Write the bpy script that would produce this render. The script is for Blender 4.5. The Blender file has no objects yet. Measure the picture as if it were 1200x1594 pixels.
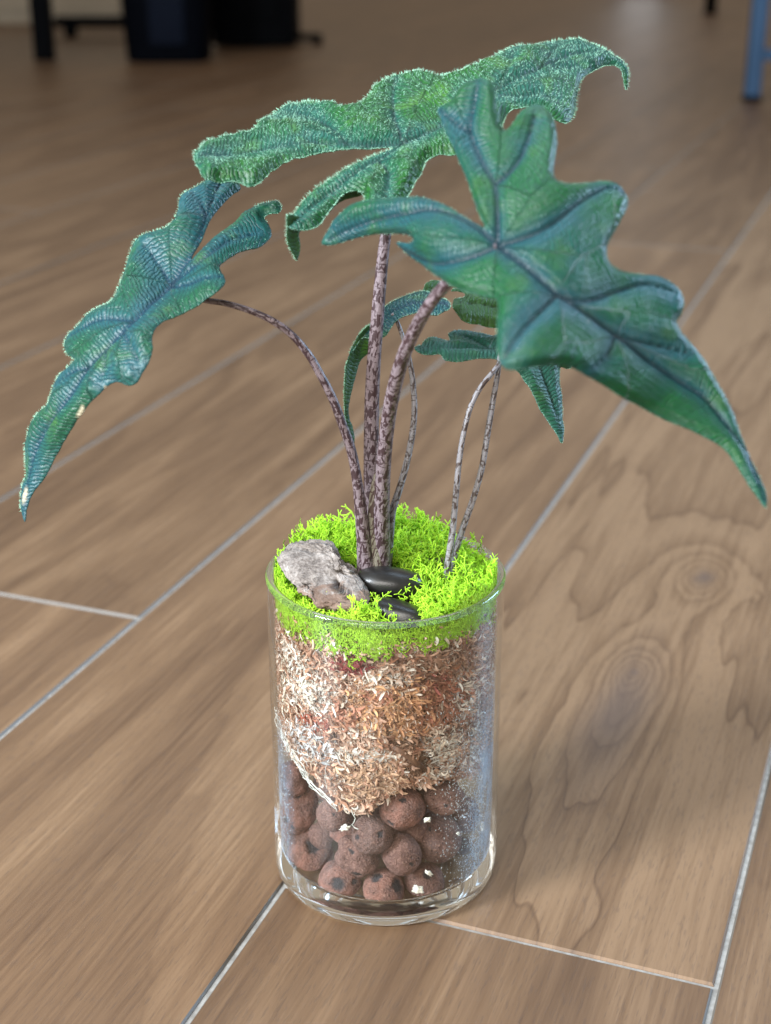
import bpy, bmesh, math, random
import numpy as np
from mathutils import Vector, Matrix, noise
from mathutils.geometry import delaunay_2d_cdt
R = math.radians
scene = bpy.context.scene
col = scene.collection
rng = np.random.default_rng(7)
random.seed(7)

# ---------------------------------------------------------------- camera
PITCH = R(22.5); F = 2287.0
CAM = np.array([0.0, -0.574, 0.416])
cd = bpy.data.cameras.new('camera'); cam = bpy.data.objects.new('camera', cd); col.objects.link(cam)
cam.location = CAM; cam.rotation_euler = (math.pi/2 - PITCH, 0, 0)
cd.sensor_fit = 'VERTICAL'; cd.sensor_height = 24; cd.lens = 24*F/1594
cd.clip_start = 0.02; cd.clip_end = 60
cd.dof.use_dof = True; cd.dof.focus_distance = 0.615; cd.dof.aperture_fstop = 5.6
scene.camera = cam
# ---------------------------------------------------------------- light
w = bpy.data.worlds.new('World'); scene.world = w; w.use_nodes = True
bg = w.node_tree.nodes['Background']; bg.inputs[0].default_value = (0.94, 0.76, 0.56, 1); bg.inputs[1].default_value = 0.43
def area(name, loc, target, sx, sy, power, colr):
    l = bpy.data.lights.new(name, 'AREA'); l.shape = 'RECTANGLE'; l.size = sx; l.size_y = sy; l.energy = power; l.color = colr
    o = bpy.data.objects.new(name, l); col.objects.link(o); o.location = loc
    o.rotation_euler = (Vector(target)-Vector(loc)).to_track_quat('-Z', 'Y').to_euler(); return o
area('window_light', (-1.75, -0.95, 1.25), (0, 0, .12), .50, .75, 145, (0.86, 0.93, 1.0))
area('skylight', (0.1, 0.75, 2.3), (0, .1, 0.2), 1.8, 1.1, 44, (0.60, 0.79, 1.0))
area('front_fill_light', (-0.7, -2.1, 1.5), (0, 0, .1), 1.5, 1.2, 74, (1.0, 0.96, 0.90))  # soft fill added behind the camera to brighten the vase's near side
area('side_window_light', (1.9, 0.9, 0.8), (0, 0, .1), .9, 1.0, 62, (0.48, 0.72, 1.0))
scene.view_settings.view_transform = 'Standard'; scene.view_settings.look = 'None'
scene.view_settings.exposure = 0.0; scene.view_settings.gamma = 1
scene.render.engine = 'CYCLES'
cy = scene.cycles
cy.use_denoising = True; cy.max_bounces = 20; cy.transmission_bounces = 20; cy.transparent_max_bounces = 12
cy.diffuse_bounces = 4; cy.glossy_bounces = 20; cy.sample_clamp_indirect = 6; cy.blur_glossy = 0.3

# ---------------------------------------------------------------- helpers
def ray(u, v):
    x = (u-600)/F; y = -(v-797)/F
    return np.array([x, math.cos(PITCH)+y*math.sin(PITCH), -math.sin(PITCH)+y*math.cos(PITCH)])
def at(u, v, Y):
    d = ray(u, v); return CAM + d*((Y-CAM[1])/d[1])
def ground(u, v, z=0.0):
    d = ray(u, v); return CAM + d*((z-CAM[2])/d[2])
def depth(p):
    q = np.asarray(p)-CAM; return q[1]*math.cos(PITCH) - q[2]*math.sin(PITCH)
JC = .0030      # how far behind the origin the vase's axis stands
def on_wall(u, v, rad):     # nearest point of the view ray on the cylinder of that radius round the jar's axis
    d = ray(u, v); cy_ = CAM[1]-JC; a = d[0]**2+d[1]**2; b = CAM[0]*d[0]+cy_*d[1]; c = CAM[0]**2+cy_**2-rad*rad
    q = b*b-a*c; t = (-b-math.sqrt(max(q, 0)))/a
    return CAM + d*t
def tag(o, label=None, cat=None, group=None, kind=None):
    for k, v in (('label', label), ('category', cat), ('group', group), ('kind', kind)):
        if v: o[k] = v
    return o
def empty(name, loc=(0, 0, 0)):
    o = bpy.data.objects.new(name, None); o.empty_display_size = .01; o.location = loc; col.objects.link(o); return o
def link(name, me, mats, parent=None, smooth=True):
    for m in (mats if isinstance(mats, (list, tuple)) else [mats]): me.materials.append(m)
    if smooth: me.shade_smooth()
    o = bpy.data.objects.new(name, me); col.objects.link(o)
    if parent:
        o.parent = parent; o.matrix_parent_inverse = parent_inv(parent)
    return o
def parent_inv(p):
    m = Matrix.Translation(p.location) if p.type == 'EMPTY' and not p.parent else Matrix.Identity(4)
    return m.inverted()
def mesh(name, vs, fs):
    me = bpy.data.meshes.new(name); me.from_pydata([tuple(map(float, v)) for v in vs], [], fs); me.update(); return me
def tri_mesh(name, V, T, C=None):   # fast path for big triangle soups
    me = bpy.data.meshes.new(name); V = np.asarray(V, np.float32); T = np.asarray(T, np.int32)
    me.vertices.add(len(V)); me.vertices.foreach_set('co', V.ravel())
    me.loops.add(len(T)*3); me.loops.foreach_set('vertex_index', T.ravel())
    me.polygons.add(len(T)); me.polygons.foreach_set('loop_start', np.arange(0, len(T)*3, 3, dtype=np.int32))
    if C is not None:
        a = me.color_attributes.new('tint', 'FLOAT_COLOR', 'POINT')
        a.data.foreach_set('color', np.c_[C, np.ones(len(C))].astype(np.float32).ravel())
    me.update(); me.validate(); return me
def bm_obj(name, bm, mats, parent=None, smooth=True):
    me = bpy.data.meshes.new(name); bmesh.ops.recalc_face_normals(bm, faces=bm.faces); bm.to_mesh(me); bm.free()
    return link(name, me, mats, parent, smooth)
def add_box(bm, c, s, rz=0, bev=0):
    M = Matrix.Translation(c) @ Matrix.Rotation(rz, 4, 'Z') @ Matrix.Diagonal((*s, 1))
    r = bmesh.ops.create_cube(bm, size=1, matrix=M)
    if bev: bmesh.ops.bevel(bm, geom=list({e for v in r['verts'] for e in v.link_edges}), offset=bev, segments=2, affect='EDGES', profile=.5)
def catmull(P, step, closed=False):
    P = np.asarray(P, float); n = len(P); out = []
    rngk = range(n if closed else n-1)
    for i in rngk:
        if closed: a, b, c, d = P[(i-1) % n], P[i], P[(i+1) % n], P[(i+2) % n]
        else: a, b, c, d = P[max(i-1, 0)], P[i], P[i+1], P[min(i+2, n-1)]
        L = np.linalg.norm((c-b)[:2]); k = max(1, int(round(L/step)))
        for j in range(k):
            t = j/k
            out.append(.5*((2*b)+(-a+c)*t+(2*a-5*b+4*c-d)*t*t+(-a+3*b-3*c+d)*t**3))
    if not closed: out.append(P[-1])
    return np.array(out)
def tps(ctrl):
    P = np.array([[c[0], c[1]] for c in ctrl], float)/100; z = np.array([c[2] for c in ctrl], float); n = len(P)
    def U(r2): return np.where(r2 > 1e-12, r2*np.log(r2+1e-12), 0)
    K = U(((P[:, None]-P[None])**2).sum(2)) + np.eye(n)*.05
    A = np.zeros((n+3, n+3)); A[:n, :n] = K; A[:n, n] = 1; A[:n, n+1:] = P; A[n, :n] = 1; A[n+1:, :n] = P.T
    s = np.linalg.solve(A, np.r_[z, 0, 0, 0])
    def f(Q):
        Q = np.atleast_2d(Q)/100.0
        return U(((Q[:, None]-P[None])**2).sum(2)) @ s[:n] + s[n] + Q @ s[n+1:]
    return f

# ---------------------------------------------------------------- node helpers
def mat(name):
    m = bpy.data.materials.new(name); m.use_nodes = True
    nt = m.node_tree; b = nt.nodes['Principled BSDF']; return m, nt, b
def N(nt, typ, **kw):
    n = nt.nodes.new(typ)
    for k, v in kw.items():
        if k == 'inp':
            for i, x in v.items():
                if isinstance(x, bpy.types.NodeSocket): nt.links.new(x, n.inputs[i])
                else: n.inputs[i].default_value = x
        else: setattr(n, k, v)
    return n
def M_(nt, op, a, b=0.0, c=0.0, clamp=False):
    return N(nt, 'ShaderNodeMath', operation=op, use_clamp=clamp, inp={0: a, 1: b, 2: c}).outputs[0]
def mixc(nt, f, a, b, mode='MIX'):
    n = nt.nodes.new('ShaderNodeMix'); n.data_type = 'RGBA'; n.blend_type = mode
    for s, x in ((n.inputs[0], f), (n.inputs[6], a), (n.inputs[7], b)):
        if isinstance(x, bpy.types.NodeSocket): nt.links.new(x, s)
        else: s.default_value = x if not isinstance(x, tuple) or len(x) == 4 else (*x, 1)
    return n.outputs[2]
def noise_(nt, vec, scale, detail=2, rough=.5, dist=0):
    n = N(nt, 'ShaderNodeTexNoise', inp={'Scale': scale, 'Detail': detail, 'Roughness': rough, 'Distortion': dist})
    nt.links.new(vec, n.inputs['Vector']); return n.outputs[0]
def ramp(nt, f, stops):
    n = nt.nodes.new('ShaderNodeValToRGB'); e = n.color_ramp.elements
    e[0].position, e[0].color = stops[0][0], _c(stops[0][1]); e[1].position, e[1].color = stops[-1][0], _c(stops[-1][1])
    for p, c in stops[1:-1]: x = e.new(p); x.color = _c(c)
    nt.links.new(f, n.inputs[0]); return n.outputs[0]
def _c(c): return (c, c, c, 1) if isinstance(c, (int, float)) else (*c, 1)
def vscale(nt, vec, s):
    return N(nt, 'ShaderNodeVectorMath', operation='MULTIPLY', inp={0: vec, 1: s}).outputs[0]
def bump(nt, b, h, strength, dist, prev=None):
    n = N(nt, 'ShaderNodeBump', inp={'Strength': strength, 'Distance': dist, 'Height': h})
    if prev: nt.links.new(prev, n.inputs['Normal'])
    nt.links.new(n.outputs[0], b.inputs['Normal']); return n.outputs[0]
def setc(nt, b, x): nt.links.new(x, b.inputs['Base Color'])

# ================================================================ THE FLOOR
TH = R(20.4)
SX = np.array([math.cos(TH), -math.sin(TH)]); TX = np.array([math.sin(TH), math.cos(TH)])
def st(u, v):
    g = ground(u, v)[:2]; return float(g @ SX), float(g @ TX)
def wood(name, knots=(), K=7.0, saw=.35, tone=1.0, wobk=.05):
    m, nt, b = mat(name)
    tc = N(nt, 'ShaderNodeTexCoord').outputs['Object']
    rnd = N(nt, 'ShaderNodeObjectInfo').outputs['Random']
    off = N(nt, 'ShaderNodeCombineXYZ', inp={0: M_(nt, 'MULTIPLY', rnd, 37.0), 1: M_(nt, 'MULTIPLY', rnd, 91.0), 2: M_(nt, 'MULTIPLY', rnd, 13.0)}).outputs[0]
    pos = N(nt, 'ShaderNodeVectorMath', operation='ADD', inp={0: tc, 1: off}).outputs[0]
    v = noise_(nt, vscale(nt, pos, (9.0, 1.1, 1)), 1.0, 2.5, .5, .7)
    v = M_(nt, 'MULTIPLY', v, 1.0)
    wob = noise_(nt, vscale(nt, pos, (45, 14, 1)), 1.0, 3, .6)
    v = M_(nt, 'ADD', v, M_(nt, 'MULTIPLY', wob, wobk))
    kn = None
    for kx, ky, wx, wy, amp in knots:
        d = N(nt, 'ShaderNodeVectorMath', operation='SUBTRACT', inp={0: tc, 1: (kx, ky, 0)}).outputs[0]
        d = vscale(nt, d, (1/wx, 1/wy, 0))
        wv = N(nt, 'ShaderNodeTexNoise', inp={'Scale': 1.6, 'Detail': 2}); nt.links.new(d, wv.inputs['Vector'])
        L = N(nt, 'ShaderNodeVectorMath', operation='LENGTH', inp={0: d}).outputs['Value']
        L2 = M_(nt, 'ADD', L, M_(nt, 'MULTIPLY', M_(nt, 'SUBTRACT', wv.outputs[0], .5), .5))
        g = M_(nt, 'POWER', 2.718, M_(nt, 'MULTIPLY', L2, -1.0))
        v = M_(nt, 'ADD', v, M_(nt, 'MULTIPLY', g, amp))
        if wx < .05:
            k1 = M_(nt, 'POWER', 2.718, M_(nt, 'MULTIPLY', M_(nt, 'MULTIPLY', L2, L2), -5.0))
            kn = k1 if kn is None else M_(nt, 'MAXIMUM', kn, k1)
    fr = M_(nt, 'FRACT', M_(nt, 'MULTIPLY', v, K))
    sawt = ramp(nt, fr, [(0, .12), (.035, .62), (.35, .74), (.85, .55), (.97, .42), (1, .12)])
    sn = M_(nt, 'ADD', M_(nt, 'MULTIPLY', M_(nt, 'SINE', M_(nt, 'MULTIPLY', v, K*6.283*1.0)), .30), .5)
    band = noise_(nt, vscale(nt, pos, (32, .95, 1)), 1.0, 4, .62, .25)
    val = M_(nt, 'ADD', M_(nt, 'MULTIPLY', sawt, saw), M_(nt, 'MULTIPLY', sn, .5-saw*.5))
    val = M_(nt, 'ADD', val, M_(nt, 'MULTIPLY', band, .62))
    band2 = noise_(nt, vscale(nt, pos, (130, 2.6, 1)), 1.0, 3, .6, .2)
    val = M_(nt, 'ADD', val, M_(nt, 'MULTIPLY', M_(nt, 'SUBTRACT', band2, .5), .42))
    fine = noise_(nt, vscale(nt, pos, (420, 16, 1)), 1.0, 2, .6)
    val = M_(nt, 'ADD', val, M_(nt, 'MULTIPLY', M_(nt, 'SUBTRACT', fine, .5), .66))
    pore = noise_(nt, vscale(nt, pos, (1100, 130, 1)), 1.0, 1, .5)
    pr = ramp(nt, pore, [(.56, 0.0), (.70, 1.0)])
    c = ramp(nt, val, [(.20, (.060, .033, .018)), (.50, (.102, .059, .032)), (.74, (.136, .081, .044)), (1.05, (.195, .122, .069))])
    big = noise_(nt, vscale(nt, pos, (5, 1.2, 1)), 1.0, 2, .5)
    c = mixc(nt, M_(nt, 'MULTIPLY', big, .25), c, (.112, .070, .044))
    if kn is not None: c = mixc(nt, M_(nt, 'MULTIPLY', kn, .72), c, (.075, .055, .048))
    c = mixc(nt, M_(nt, 'MULTIPLY', pr, .28), c, (.06, .042, .034))
    tone_r = M_(nt, 'MULTIPLY_ADD', rnd, .16, .92*tone)
    c = mixc(nt, 1.0, c, N(nt, 'ShaderNodeCombineXYZ', inp={0: tone_r, 1: tone_r, 2: tone_r}).outputs[0], 'MULTIPLY')
    setc(nt, b, c)
    rg = M_(nt, 'MULTIPLY_ADD', fine, .18, .36)
    nt.links.new(rg, b.inputs['Roughness']); b.inputs['Specular IOR Level'].default_value = .30
    bump(nt, b, M_(nt, 'SUBTRACT', fine, M_(nt, 'MULTIPLY', pr, .5)), .14, .0006)
    return m
k1 = st(1095, 900); k2 = st(985, 1048)
PW = 0.1965; S0 = -0.038; GR = .0020
HC = (S0+PW/2, -.032+.9)          # centre of the plank with the knots, in plank axes
def kk(k): return (k[0]-HC[0], k[1]-HC[1])
wm = wood('walnut_plank', K=6.0, saw=.25)
wk = wood('knotty_walnut_plank', K=7.0, saw=.85, wobk=.02, knots=[(*kk(k1), .014, .026, 1.05), (*kk(k2), .0105, .020, .85), (*kk(st(955, 1120)), .036, .17, .80)])
mg, nt, b = mat('pale_grout'); b.inputs['Roughness'].default_value = .6
tc = N(nt, 'ShaderNodeTexCoord').outputs['Object']
setc(nt, b, ramp(nt, noise_(nt, tc, 260, 4), [(.3, (.18, .17, .155)), (.7, (.30, .295, .28))]))
md, nt, b = mat('plank_edge'); b.inputs['Base Color'].default_value = (.10, .088, .075, 1); b.inputs['Roughness'].default_value = .5
fl = link('floor', mesh('floor', [(-5, -1.2, -.004), (7, -1.2, -.004), (7, 11, -.004), (-5, 11, -.004)], [(0, 1, 2, 3)]), mg)
tag(fl, kind='structure')
# grout bed just under the plank faces
_joint = {0: -.032, -1: 1.385, -2: .185, -3: .21, -4: .30, 1: .62, 2: 1.2}
PL = 1.80
def plank_mesh():
    bm = bmesh.new(); x = (PW-GR)/2; y = (PL-GR)/2
    for (hx, hy, z) in ((x, y, -.0035), (x, y, -.0011), (x-.0009, y-.0009, 0.0)):
        for sx, sy in ((-1, -1), (1, -1), (1, 1), (-1, 1)): bm.verts.new((sx*hx, sy*hy, z))
    bm.verts.ensure_lookup_table(); V = bm.verts
    for k in (0, 4):
        for i in range(4): bm.faces.new((V[k+i], V[k+(i+1) % 4], V[k+4+(i+1) % 4], V[k+4+i])).material_index = 1
    bm.faces.new([V[i] for i in (8, 9, 10, 11)])
    me = bpy.data.meshes.new('plank'); bm.to_mesh(me); bm.free(); return me
pm = plank_mesh(); pm.materials.append(wm); pm.materials.append(md)
pmk = pm.copy(); pmk.materials.clear(); pmk.materials.append(wk); pmk.materials.append(md)
gb = bmesh.new()
for k in range(-26, 14):
    j = _joint.get(k, (k*0.683) % PL)
    n0 = -2 if k > -6 else 0
    for q in range(-2, 6):
        t0 = j+q*PL
        cs = S0+PW*(k+.5); ct = t0+PL/2
        c = cs*SX+ct*TX
        if c[1] < -1.3 or c[1] > 9.5: continue
        # skip planks the view never reaches
        lim = .34*(c[1]+PL/2+.574)+.75
        if abs(c[0]) > lim: continue
        hero = (k == 0 and q == 0)
        o = bpy.data.objects.new('plank', pmk if hero else pm); col.objects.link(o)
        o.parent = fl; o.location = (c[0], c[1], 0); o.rotation_euler = (0, 0, -TH)
        if hero: o['label'] = 'knotty walnut plank with two swirling knots beside the vase'
sub = mesh('grout', [(-5, -1.2, -.0013), (7, -1.2, -.0013), (7, 11, -.0013), (-5, 11, -.0013)], [(0, 1, 2, 3)])
g_ = link('grout', sub, mg, fl)

# ================================================================ BACKGROUND FURNITURE
def dark(name, c, r=.5):
    m, nt, b = mat(name); t = N(nt, 'ShaderNodeTexCoord').outputs['Object']
    x = noise_(nt, t, 8, 4); setc(nt, b, mixc(nt, x, tuple(k*.75 for k in c), tuple(k*1.2 for k in c))); b.inputs['Roughness'].default_value = r; b.inputs['Specular IOR Level'].default_value = .02
    return m
m_blk = dark('black_paint', (.0022, .0024, .003), .6); m_bin = dark('black_plastic', (.0015, .002, .0035), .55)
m_blue = dark('blue_grey_metal', (.045, .085, .15), .45); m_wht = dark('white_paint', (.34, .29, .22), .6)
def zone(u, v): return ground(u, v)
# black table: leg in front, rail, rear leg, low stretcher
tb = zone(67, 95); t = empty('black_table', (tb[0], tb[1], 0))
tag(t, 'black table with a square leg standing far back behind the leaves', 'table')
bm = bmesh.new(); add_box(bm, (tb[0], tb[1]+.03, .355), (.055, .055, .71), bev=.004); bm_obj('leg', bm, m_blk, t)
b2 = zone(120, 58); bm = bmesh.new(); add_box(bm, (b2[0]+.02, b2[1], .355), (.05, .05, .71), bev=.004); bm_obj('leg', bm, m_blk, t) if False else bm.free()
bm = bmesh.new(); add_box(bm, (tb[0]+.10, tb[1]+.5, .135), (1.35, .9, .05), bev=.004); bm_obj('low_shelf', bm, m_blk, t) if False else bm.free()
bm = bmesh.new(); add_box(bm, (tb[0]-.15, tb[1]+.45, .72), (1.2, 1.0, .03), bev=.004); bm_obj('tabletop', bm, m_blk, t)
bm = bmesh.new(); add_box(bm, (tb[0]-.10, tb[1]+.06, .425), (1.1, .03, .06), bev=.003); bm_obj('rail', bm, m_blk, t)
bm = bmesh.new(); add_box(bm, (b2[0]+.05, b2[1], .05), (.24, .05, .035), bev=.008); add_box(bm, (b2[0]-.02, b2[1], .02), (.04, .05, .04), bev=.008); bm_obj('foot', bm, m_blk, t)
# bin
bb = zone(255, 100); t = empty('waste_bin', (bb[0], bb[1]+.13, 0)); tag(t, 'dark navy black bin standing far behind between two black pieces of furniture', 'bin')
bm = bmesh.new(); vs = []
for z, w_ in ((0, .112), (.012, .117), (.62, .150), (.63, .155), (.65, .155), (.65, .146), (.03, .112)):
    rg = []
    for i in range(40):
        a = 2*math.pi*i/40; ca, sa = math.cos(a), math.sin(a); e = .45
        rg.append(bm.verts.new((bb[0]+w_*abs(ca)**e*np.sign(ca), bb[1]+.13+w_*.85*abs(sa)**e*np.sign(sa), z)))
    vs.append(rg)
for a, b_ in zip(vs, vs[1:]):
    for i in range(40): bm.faces.new((a[i], a[(i+1) % 40], b_[(i+1) % 40], b_[i]))
bm.faces.new(vs[0]); bm.faces.new(vs[-1]); bm_obj('body', bm, m_bin, t)
bm = bmesh.new(); add_box(bm, (bb[0]+.01, bb[1]+.022, .30), (.10, .012, .5), bev=.004); bm_obj('front_panel', bm, dark('navy_plastic', (.005, .007, .013), .5), t)
# cabinet
cb = zone(395, 76); t = empty('black_cabinet', (cb[0], cb[1]+.2, 0)); tag(t, 'black cabinet with a low foot poking out, far behind the highest leaf', 'cabinet')
bm = bmesh.new(); add_box(bm, (cb[0], cb[1]+.17, .35), (.255, .34, .68), bev=.006); bm_obj('body', bm, m_blk, t)
bm = bmesh.new(); add_box(bm, (cb[0]+.16, cb[1]+.17, .022), (.09, .05, .02), bev=.006); add_box(bm, (cb[0]+.19, cb[1]+.17, .007), (.03, .05, .012), bev=.003); bm_obj('foot', bm, m_blk, t)
bm = bmesh.new(); add_box(bm, (cb[0]-.01, cb[1]-.002, .36), (.20, .008, .55), bev=.002); bm_obj('door', bm, m_blk, t)
# chair at the right
cr = zone(1170, 160); t = empty('metal_chair', (cr[0], cr[1], 0)); tag(t, 'blue grey metal chair whose leg shows at the upper right corner', 'chair')
def leg(u, v, wd, m, dy=0):
    p = zone(u, v); bm = bmesh.new(); add_box(bm, (p[0], p[1]+wd/2+dy, .225), (wd, wd, .45), bev=.004); o = bm_obj('leg', bm, m, t)
    bm = bmesh.new(); add_box(bm, (p[0], p[1]+wd/2+dy, .006), (wd*1.12, wd*1.12, .012), bev=.002); bm_obj('foot_cap', bm, m_blk, o); return p
p1 = leg(1172, 158, .034, m_blue); p2 = leg(1107, 22, .045, m_blk)
bm = bmesh.new(); add_box(bm, (p1[0]+.25, p1[1]+.02, .10), (.5, .018, .025), bev=.003); bm_obj('stretcher', bm, m_blue, t)
bm = bmesh.new(); add_box(bm, (p1[0]+.16, p1[1]+.24, .46), (.44, .46, .025), bev=.006); bm_obj('seat', bm, m_blue, t)
bm = bmesh.new(); add_box(bm, (p1[0]+.16, p1[1]+.46, .80), (.42, .02, .28), bev=.006); bm_obj('backrest', bm, m_blue, t)
for dx in (-.03, .35):
    bm = bmesh.new(); add_box(bm, (p1[0]+dx, p1[1]+.46, .67), (.024, .024, .42), bev=.004); bm_obj('back_post', bm, m_blue, t)
# pale board behind the black table, tall white door in the far wall (its reflection streaks down the floor)
pb = zone(80, 40); bm = bmesh.new(); add_box(bm, (pb[0]-.05, pb[1]+.1, .09), (.75, .03, .09), bev=.003)
add_box(bm, (pb[0]-.05, pb[1]+.12, .02), (.70, .03, .05), bev=.003)
tag(bm_obj('pale_board', bm, m_wht), 'pale board glimpsed between the legs of the black table', 'board')
me_, nt, b = mat('lit_glass'); b.inputs['Base Color'].default_value = (.8, .85, .9, 1); b.inputs['Emission Color'].default_value = (.95, .97, 1, 1); b.inputs['Emission Strength'].default_value = 1.6
dX = at(1000, -60, 7.3)[0]; t = empty('glass_door', (dX, 7.3, 0)); tag(t, 'tall daylit glass door far away, seen as a pale streak on the floor', 'door')
bm = bmesh.new(); add_box(bm, (dX, 7.3, 1.1), (.19, .02, 1.9), bev=.002); bm_obj('pane', bm, me_, t)
bm = bmesh.new()
for dx in (-.12, .12): add_box(bm, (dX+dx, 7.3, 1.05), (.05, .06, 2.1), bev=.004)
add_box(bm, (dX, 7.3, 2.08), (.188, .055, .06)); add_box(bm, (dX, 7.3, .06), (.188, .055, .08)); bm_obj('frame', bm, m_wht, t)

# ================================================================ THE GLASS VASE
RO = .0515; RI = .0490; ZB = .0085
mgl, nt, b = mat('clear_glass')
b.inputs['Base Color'].default_value = (.975, .99, .985, 1); b.inputs['Transmission Weight'].default_value = 1; b.inputs['IOR'].default_value = 1.48; b.inputs['Roughness'].default_value = 0.0
def lathe(prof, n=128):
    vs = []; fs = []
    for (r, z) in prof:
        if r < 1e-6: vs.append([len_(vs, (0, 0, z))])
        else: vs.append([len_(vs, (r*math.cos(2*math.pi*i/n), r*math.sin(2*math.pi*i/n), z)) for i in range(n)])
    for a, c in zip(vs, vs[1:]):
        for i in range(n):
            j = (i+1) % n
            if len(a) == 1: fs.append((a[0], c[i], c[j]))
            elif len(c) == 1: fs.append((a[i], c[0], a[j]))
            else: fs.append((a[i], c[i], c[j], a[j]))
    return fs
_acc = []
def len_(vs, p): _acc.append(p); return len(_acc)-1
prof = [(0, .0014), (.0392, .0012), (.0464, .0006), (.0480, .0002), (.0495, .0004), (.0505, .0012), (.0511, .0024), (.0514, .0042), (.0515, .007), (RO, .05), (RO, .10), (RO, .1450), (.0517, .1478)]
for i in range(1, 8):
    a = math.pi*i/8; prof.append((.0503+.0017*math.cos(a), .1482+.0019*math.sin(a)))
prof += [(.0489, .1478), (RI, .1450), (RI, .10), (RI, .03), (RI, .0170), (.0487, .0135), (.0476, .0108), (.0457, .0094), (.0412, .0087), (.02, ZB), (0, ZB)]
fs = lathe(prof)
me = mesh('glass_vase', _acc, fs)
vase = link('glass_vase', me, mgl); vase.location = (0, JC, 0); bm = bmesh.new(); bm.from_mesh(me); bmesh.ops.recalc_face_normals(bm, faces=bm.faces); bm.to_mesh(me); bm.free(); me.shade_smooth()
mgw = bpy.data.materials.new('thin_glass_wall'); mgw.use_nodes = True; nt = mgw.node_tree; nt.nodes.clear()
out = N(nt, 'ShaderNodeOutputMaterial'); fac = N(nt, 'ShaderNodeLayerWeight', inp={0: .5}).outputs['Facing']
fr = M_(nt, 'MULTIPLY_ADD', M_(nt, 'POWER', fac, 5.0), .90, .045)
tr = N(nt, 'ShaderNodeBsdfTransparent', inp={0: (.955, .975, .97, 1)}); gl = N(nt, 'ShaderNodeBsdfGlossy', inp={0: (1, 1, 1, 1), 'Roughness': .0})
mx = N(nt, 'ShaderNodeMixShader', inp={0: fr, 1: tr.outputs[0], 2: gl.outputs[0]}); nt.links.new(mx.outputs[0], out.inputs[0])
me.materials.append(mgw)
mri, nt, b = mat('fire_polished_rim'); b.inputs['Base Color'].default_value = (.95, .98, 1, 1); b.inputs['Transmission Weight'].default_value = 1; b.inputs['IOR'].default_value = 1.48; b.inputs['Roughness'].default_value = .05
df = N(nt, 'ShaderNodeBsdfTranslucent', inp={0: (.80, .92, 1, 1)}); mx = N(nt, 'ShaderNodeMixShader', inp={0: .24, 1: b.outputs[0], 2: df.outputs[0]}); nt.links.new(mx.outputs[0], nt.nodes['Material Output'].inputs[0]); me.materials.append(mri)  # pale blue translucency paints window highlights onto the rim
for p_ in me.polygons:
    if .0135 < p_.center[2] < .1468: p_.material_index = 1
    elif p_.center[2] > .1468: p_.material_index = 2
# mist of condensation on the inner wall, blue window light painted into its colour
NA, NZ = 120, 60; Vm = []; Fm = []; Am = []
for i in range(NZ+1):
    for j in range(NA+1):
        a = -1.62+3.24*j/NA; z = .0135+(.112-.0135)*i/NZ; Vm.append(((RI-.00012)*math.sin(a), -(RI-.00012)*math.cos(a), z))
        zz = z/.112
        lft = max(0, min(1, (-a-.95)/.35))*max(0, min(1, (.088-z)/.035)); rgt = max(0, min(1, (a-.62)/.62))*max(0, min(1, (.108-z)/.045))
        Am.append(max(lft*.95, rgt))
for i in range(NZ):
    for j in range(NA): q_ = i*(NA+1)+j; Fm.append((q_, q_+1, q_+NA+2, q_+NA+1))
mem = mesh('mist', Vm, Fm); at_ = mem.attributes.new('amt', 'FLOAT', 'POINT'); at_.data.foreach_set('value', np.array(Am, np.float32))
mmi = bpy.data.materials.new('glow_tinted_mist'); mmi.use_nodes = True; nt = mmi.node_tree; nt.nodes.clear()
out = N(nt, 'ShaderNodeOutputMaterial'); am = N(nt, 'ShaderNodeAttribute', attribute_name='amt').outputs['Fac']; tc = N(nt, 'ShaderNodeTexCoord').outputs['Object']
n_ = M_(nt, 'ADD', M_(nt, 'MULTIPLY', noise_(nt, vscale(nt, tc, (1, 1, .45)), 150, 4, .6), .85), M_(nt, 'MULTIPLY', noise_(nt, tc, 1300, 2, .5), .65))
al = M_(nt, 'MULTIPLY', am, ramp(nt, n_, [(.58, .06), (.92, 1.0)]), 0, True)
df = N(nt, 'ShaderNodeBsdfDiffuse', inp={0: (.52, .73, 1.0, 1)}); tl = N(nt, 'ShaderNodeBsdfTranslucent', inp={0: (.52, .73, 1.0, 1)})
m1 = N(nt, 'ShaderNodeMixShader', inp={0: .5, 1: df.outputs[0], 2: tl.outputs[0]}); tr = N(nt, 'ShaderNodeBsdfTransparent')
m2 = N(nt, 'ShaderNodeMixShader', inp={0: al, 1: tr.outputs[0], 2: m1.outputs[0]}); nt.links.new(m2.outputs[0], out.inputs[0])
mo_ = link('mist', mem, mmi, vase); mo_['kind'] = 'stuff'; mo_['label'] = 'film of condensation inside the lower glass, coloured with blue window glow'
tag(vase, 'clear glass cylinder vase standing on the wooden floor and holding the plant', 'vase')
nt = mgl.node_tree; b = nt.nodes['Principled BSDF']; out = nt.nodes['Material Output']
tr = N(nt, 'ShaderNodeBsdfTransparent', inp={0: (.985, .99, .95, 1)}); df = N(nt, 'ShaderNodeBsdfTranslucent', inp={0: (.80, .80, .55, 1)})
m1 = N(nt, 'ShaderNodeMixShader', inp={0: .0}); nt.links.new(b.outputs[0], m1.inputs[1]); nt.links.new(tr.outputs[0], m1.inputs[2])
m2 = N(nt, 'ShaderNodeMixShader', inp={0: .0, 1: m1.outputs[0], 2: df.outputs[0]}); nt.links.new(m2.outputs[0], out.inputs[0])
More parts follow.
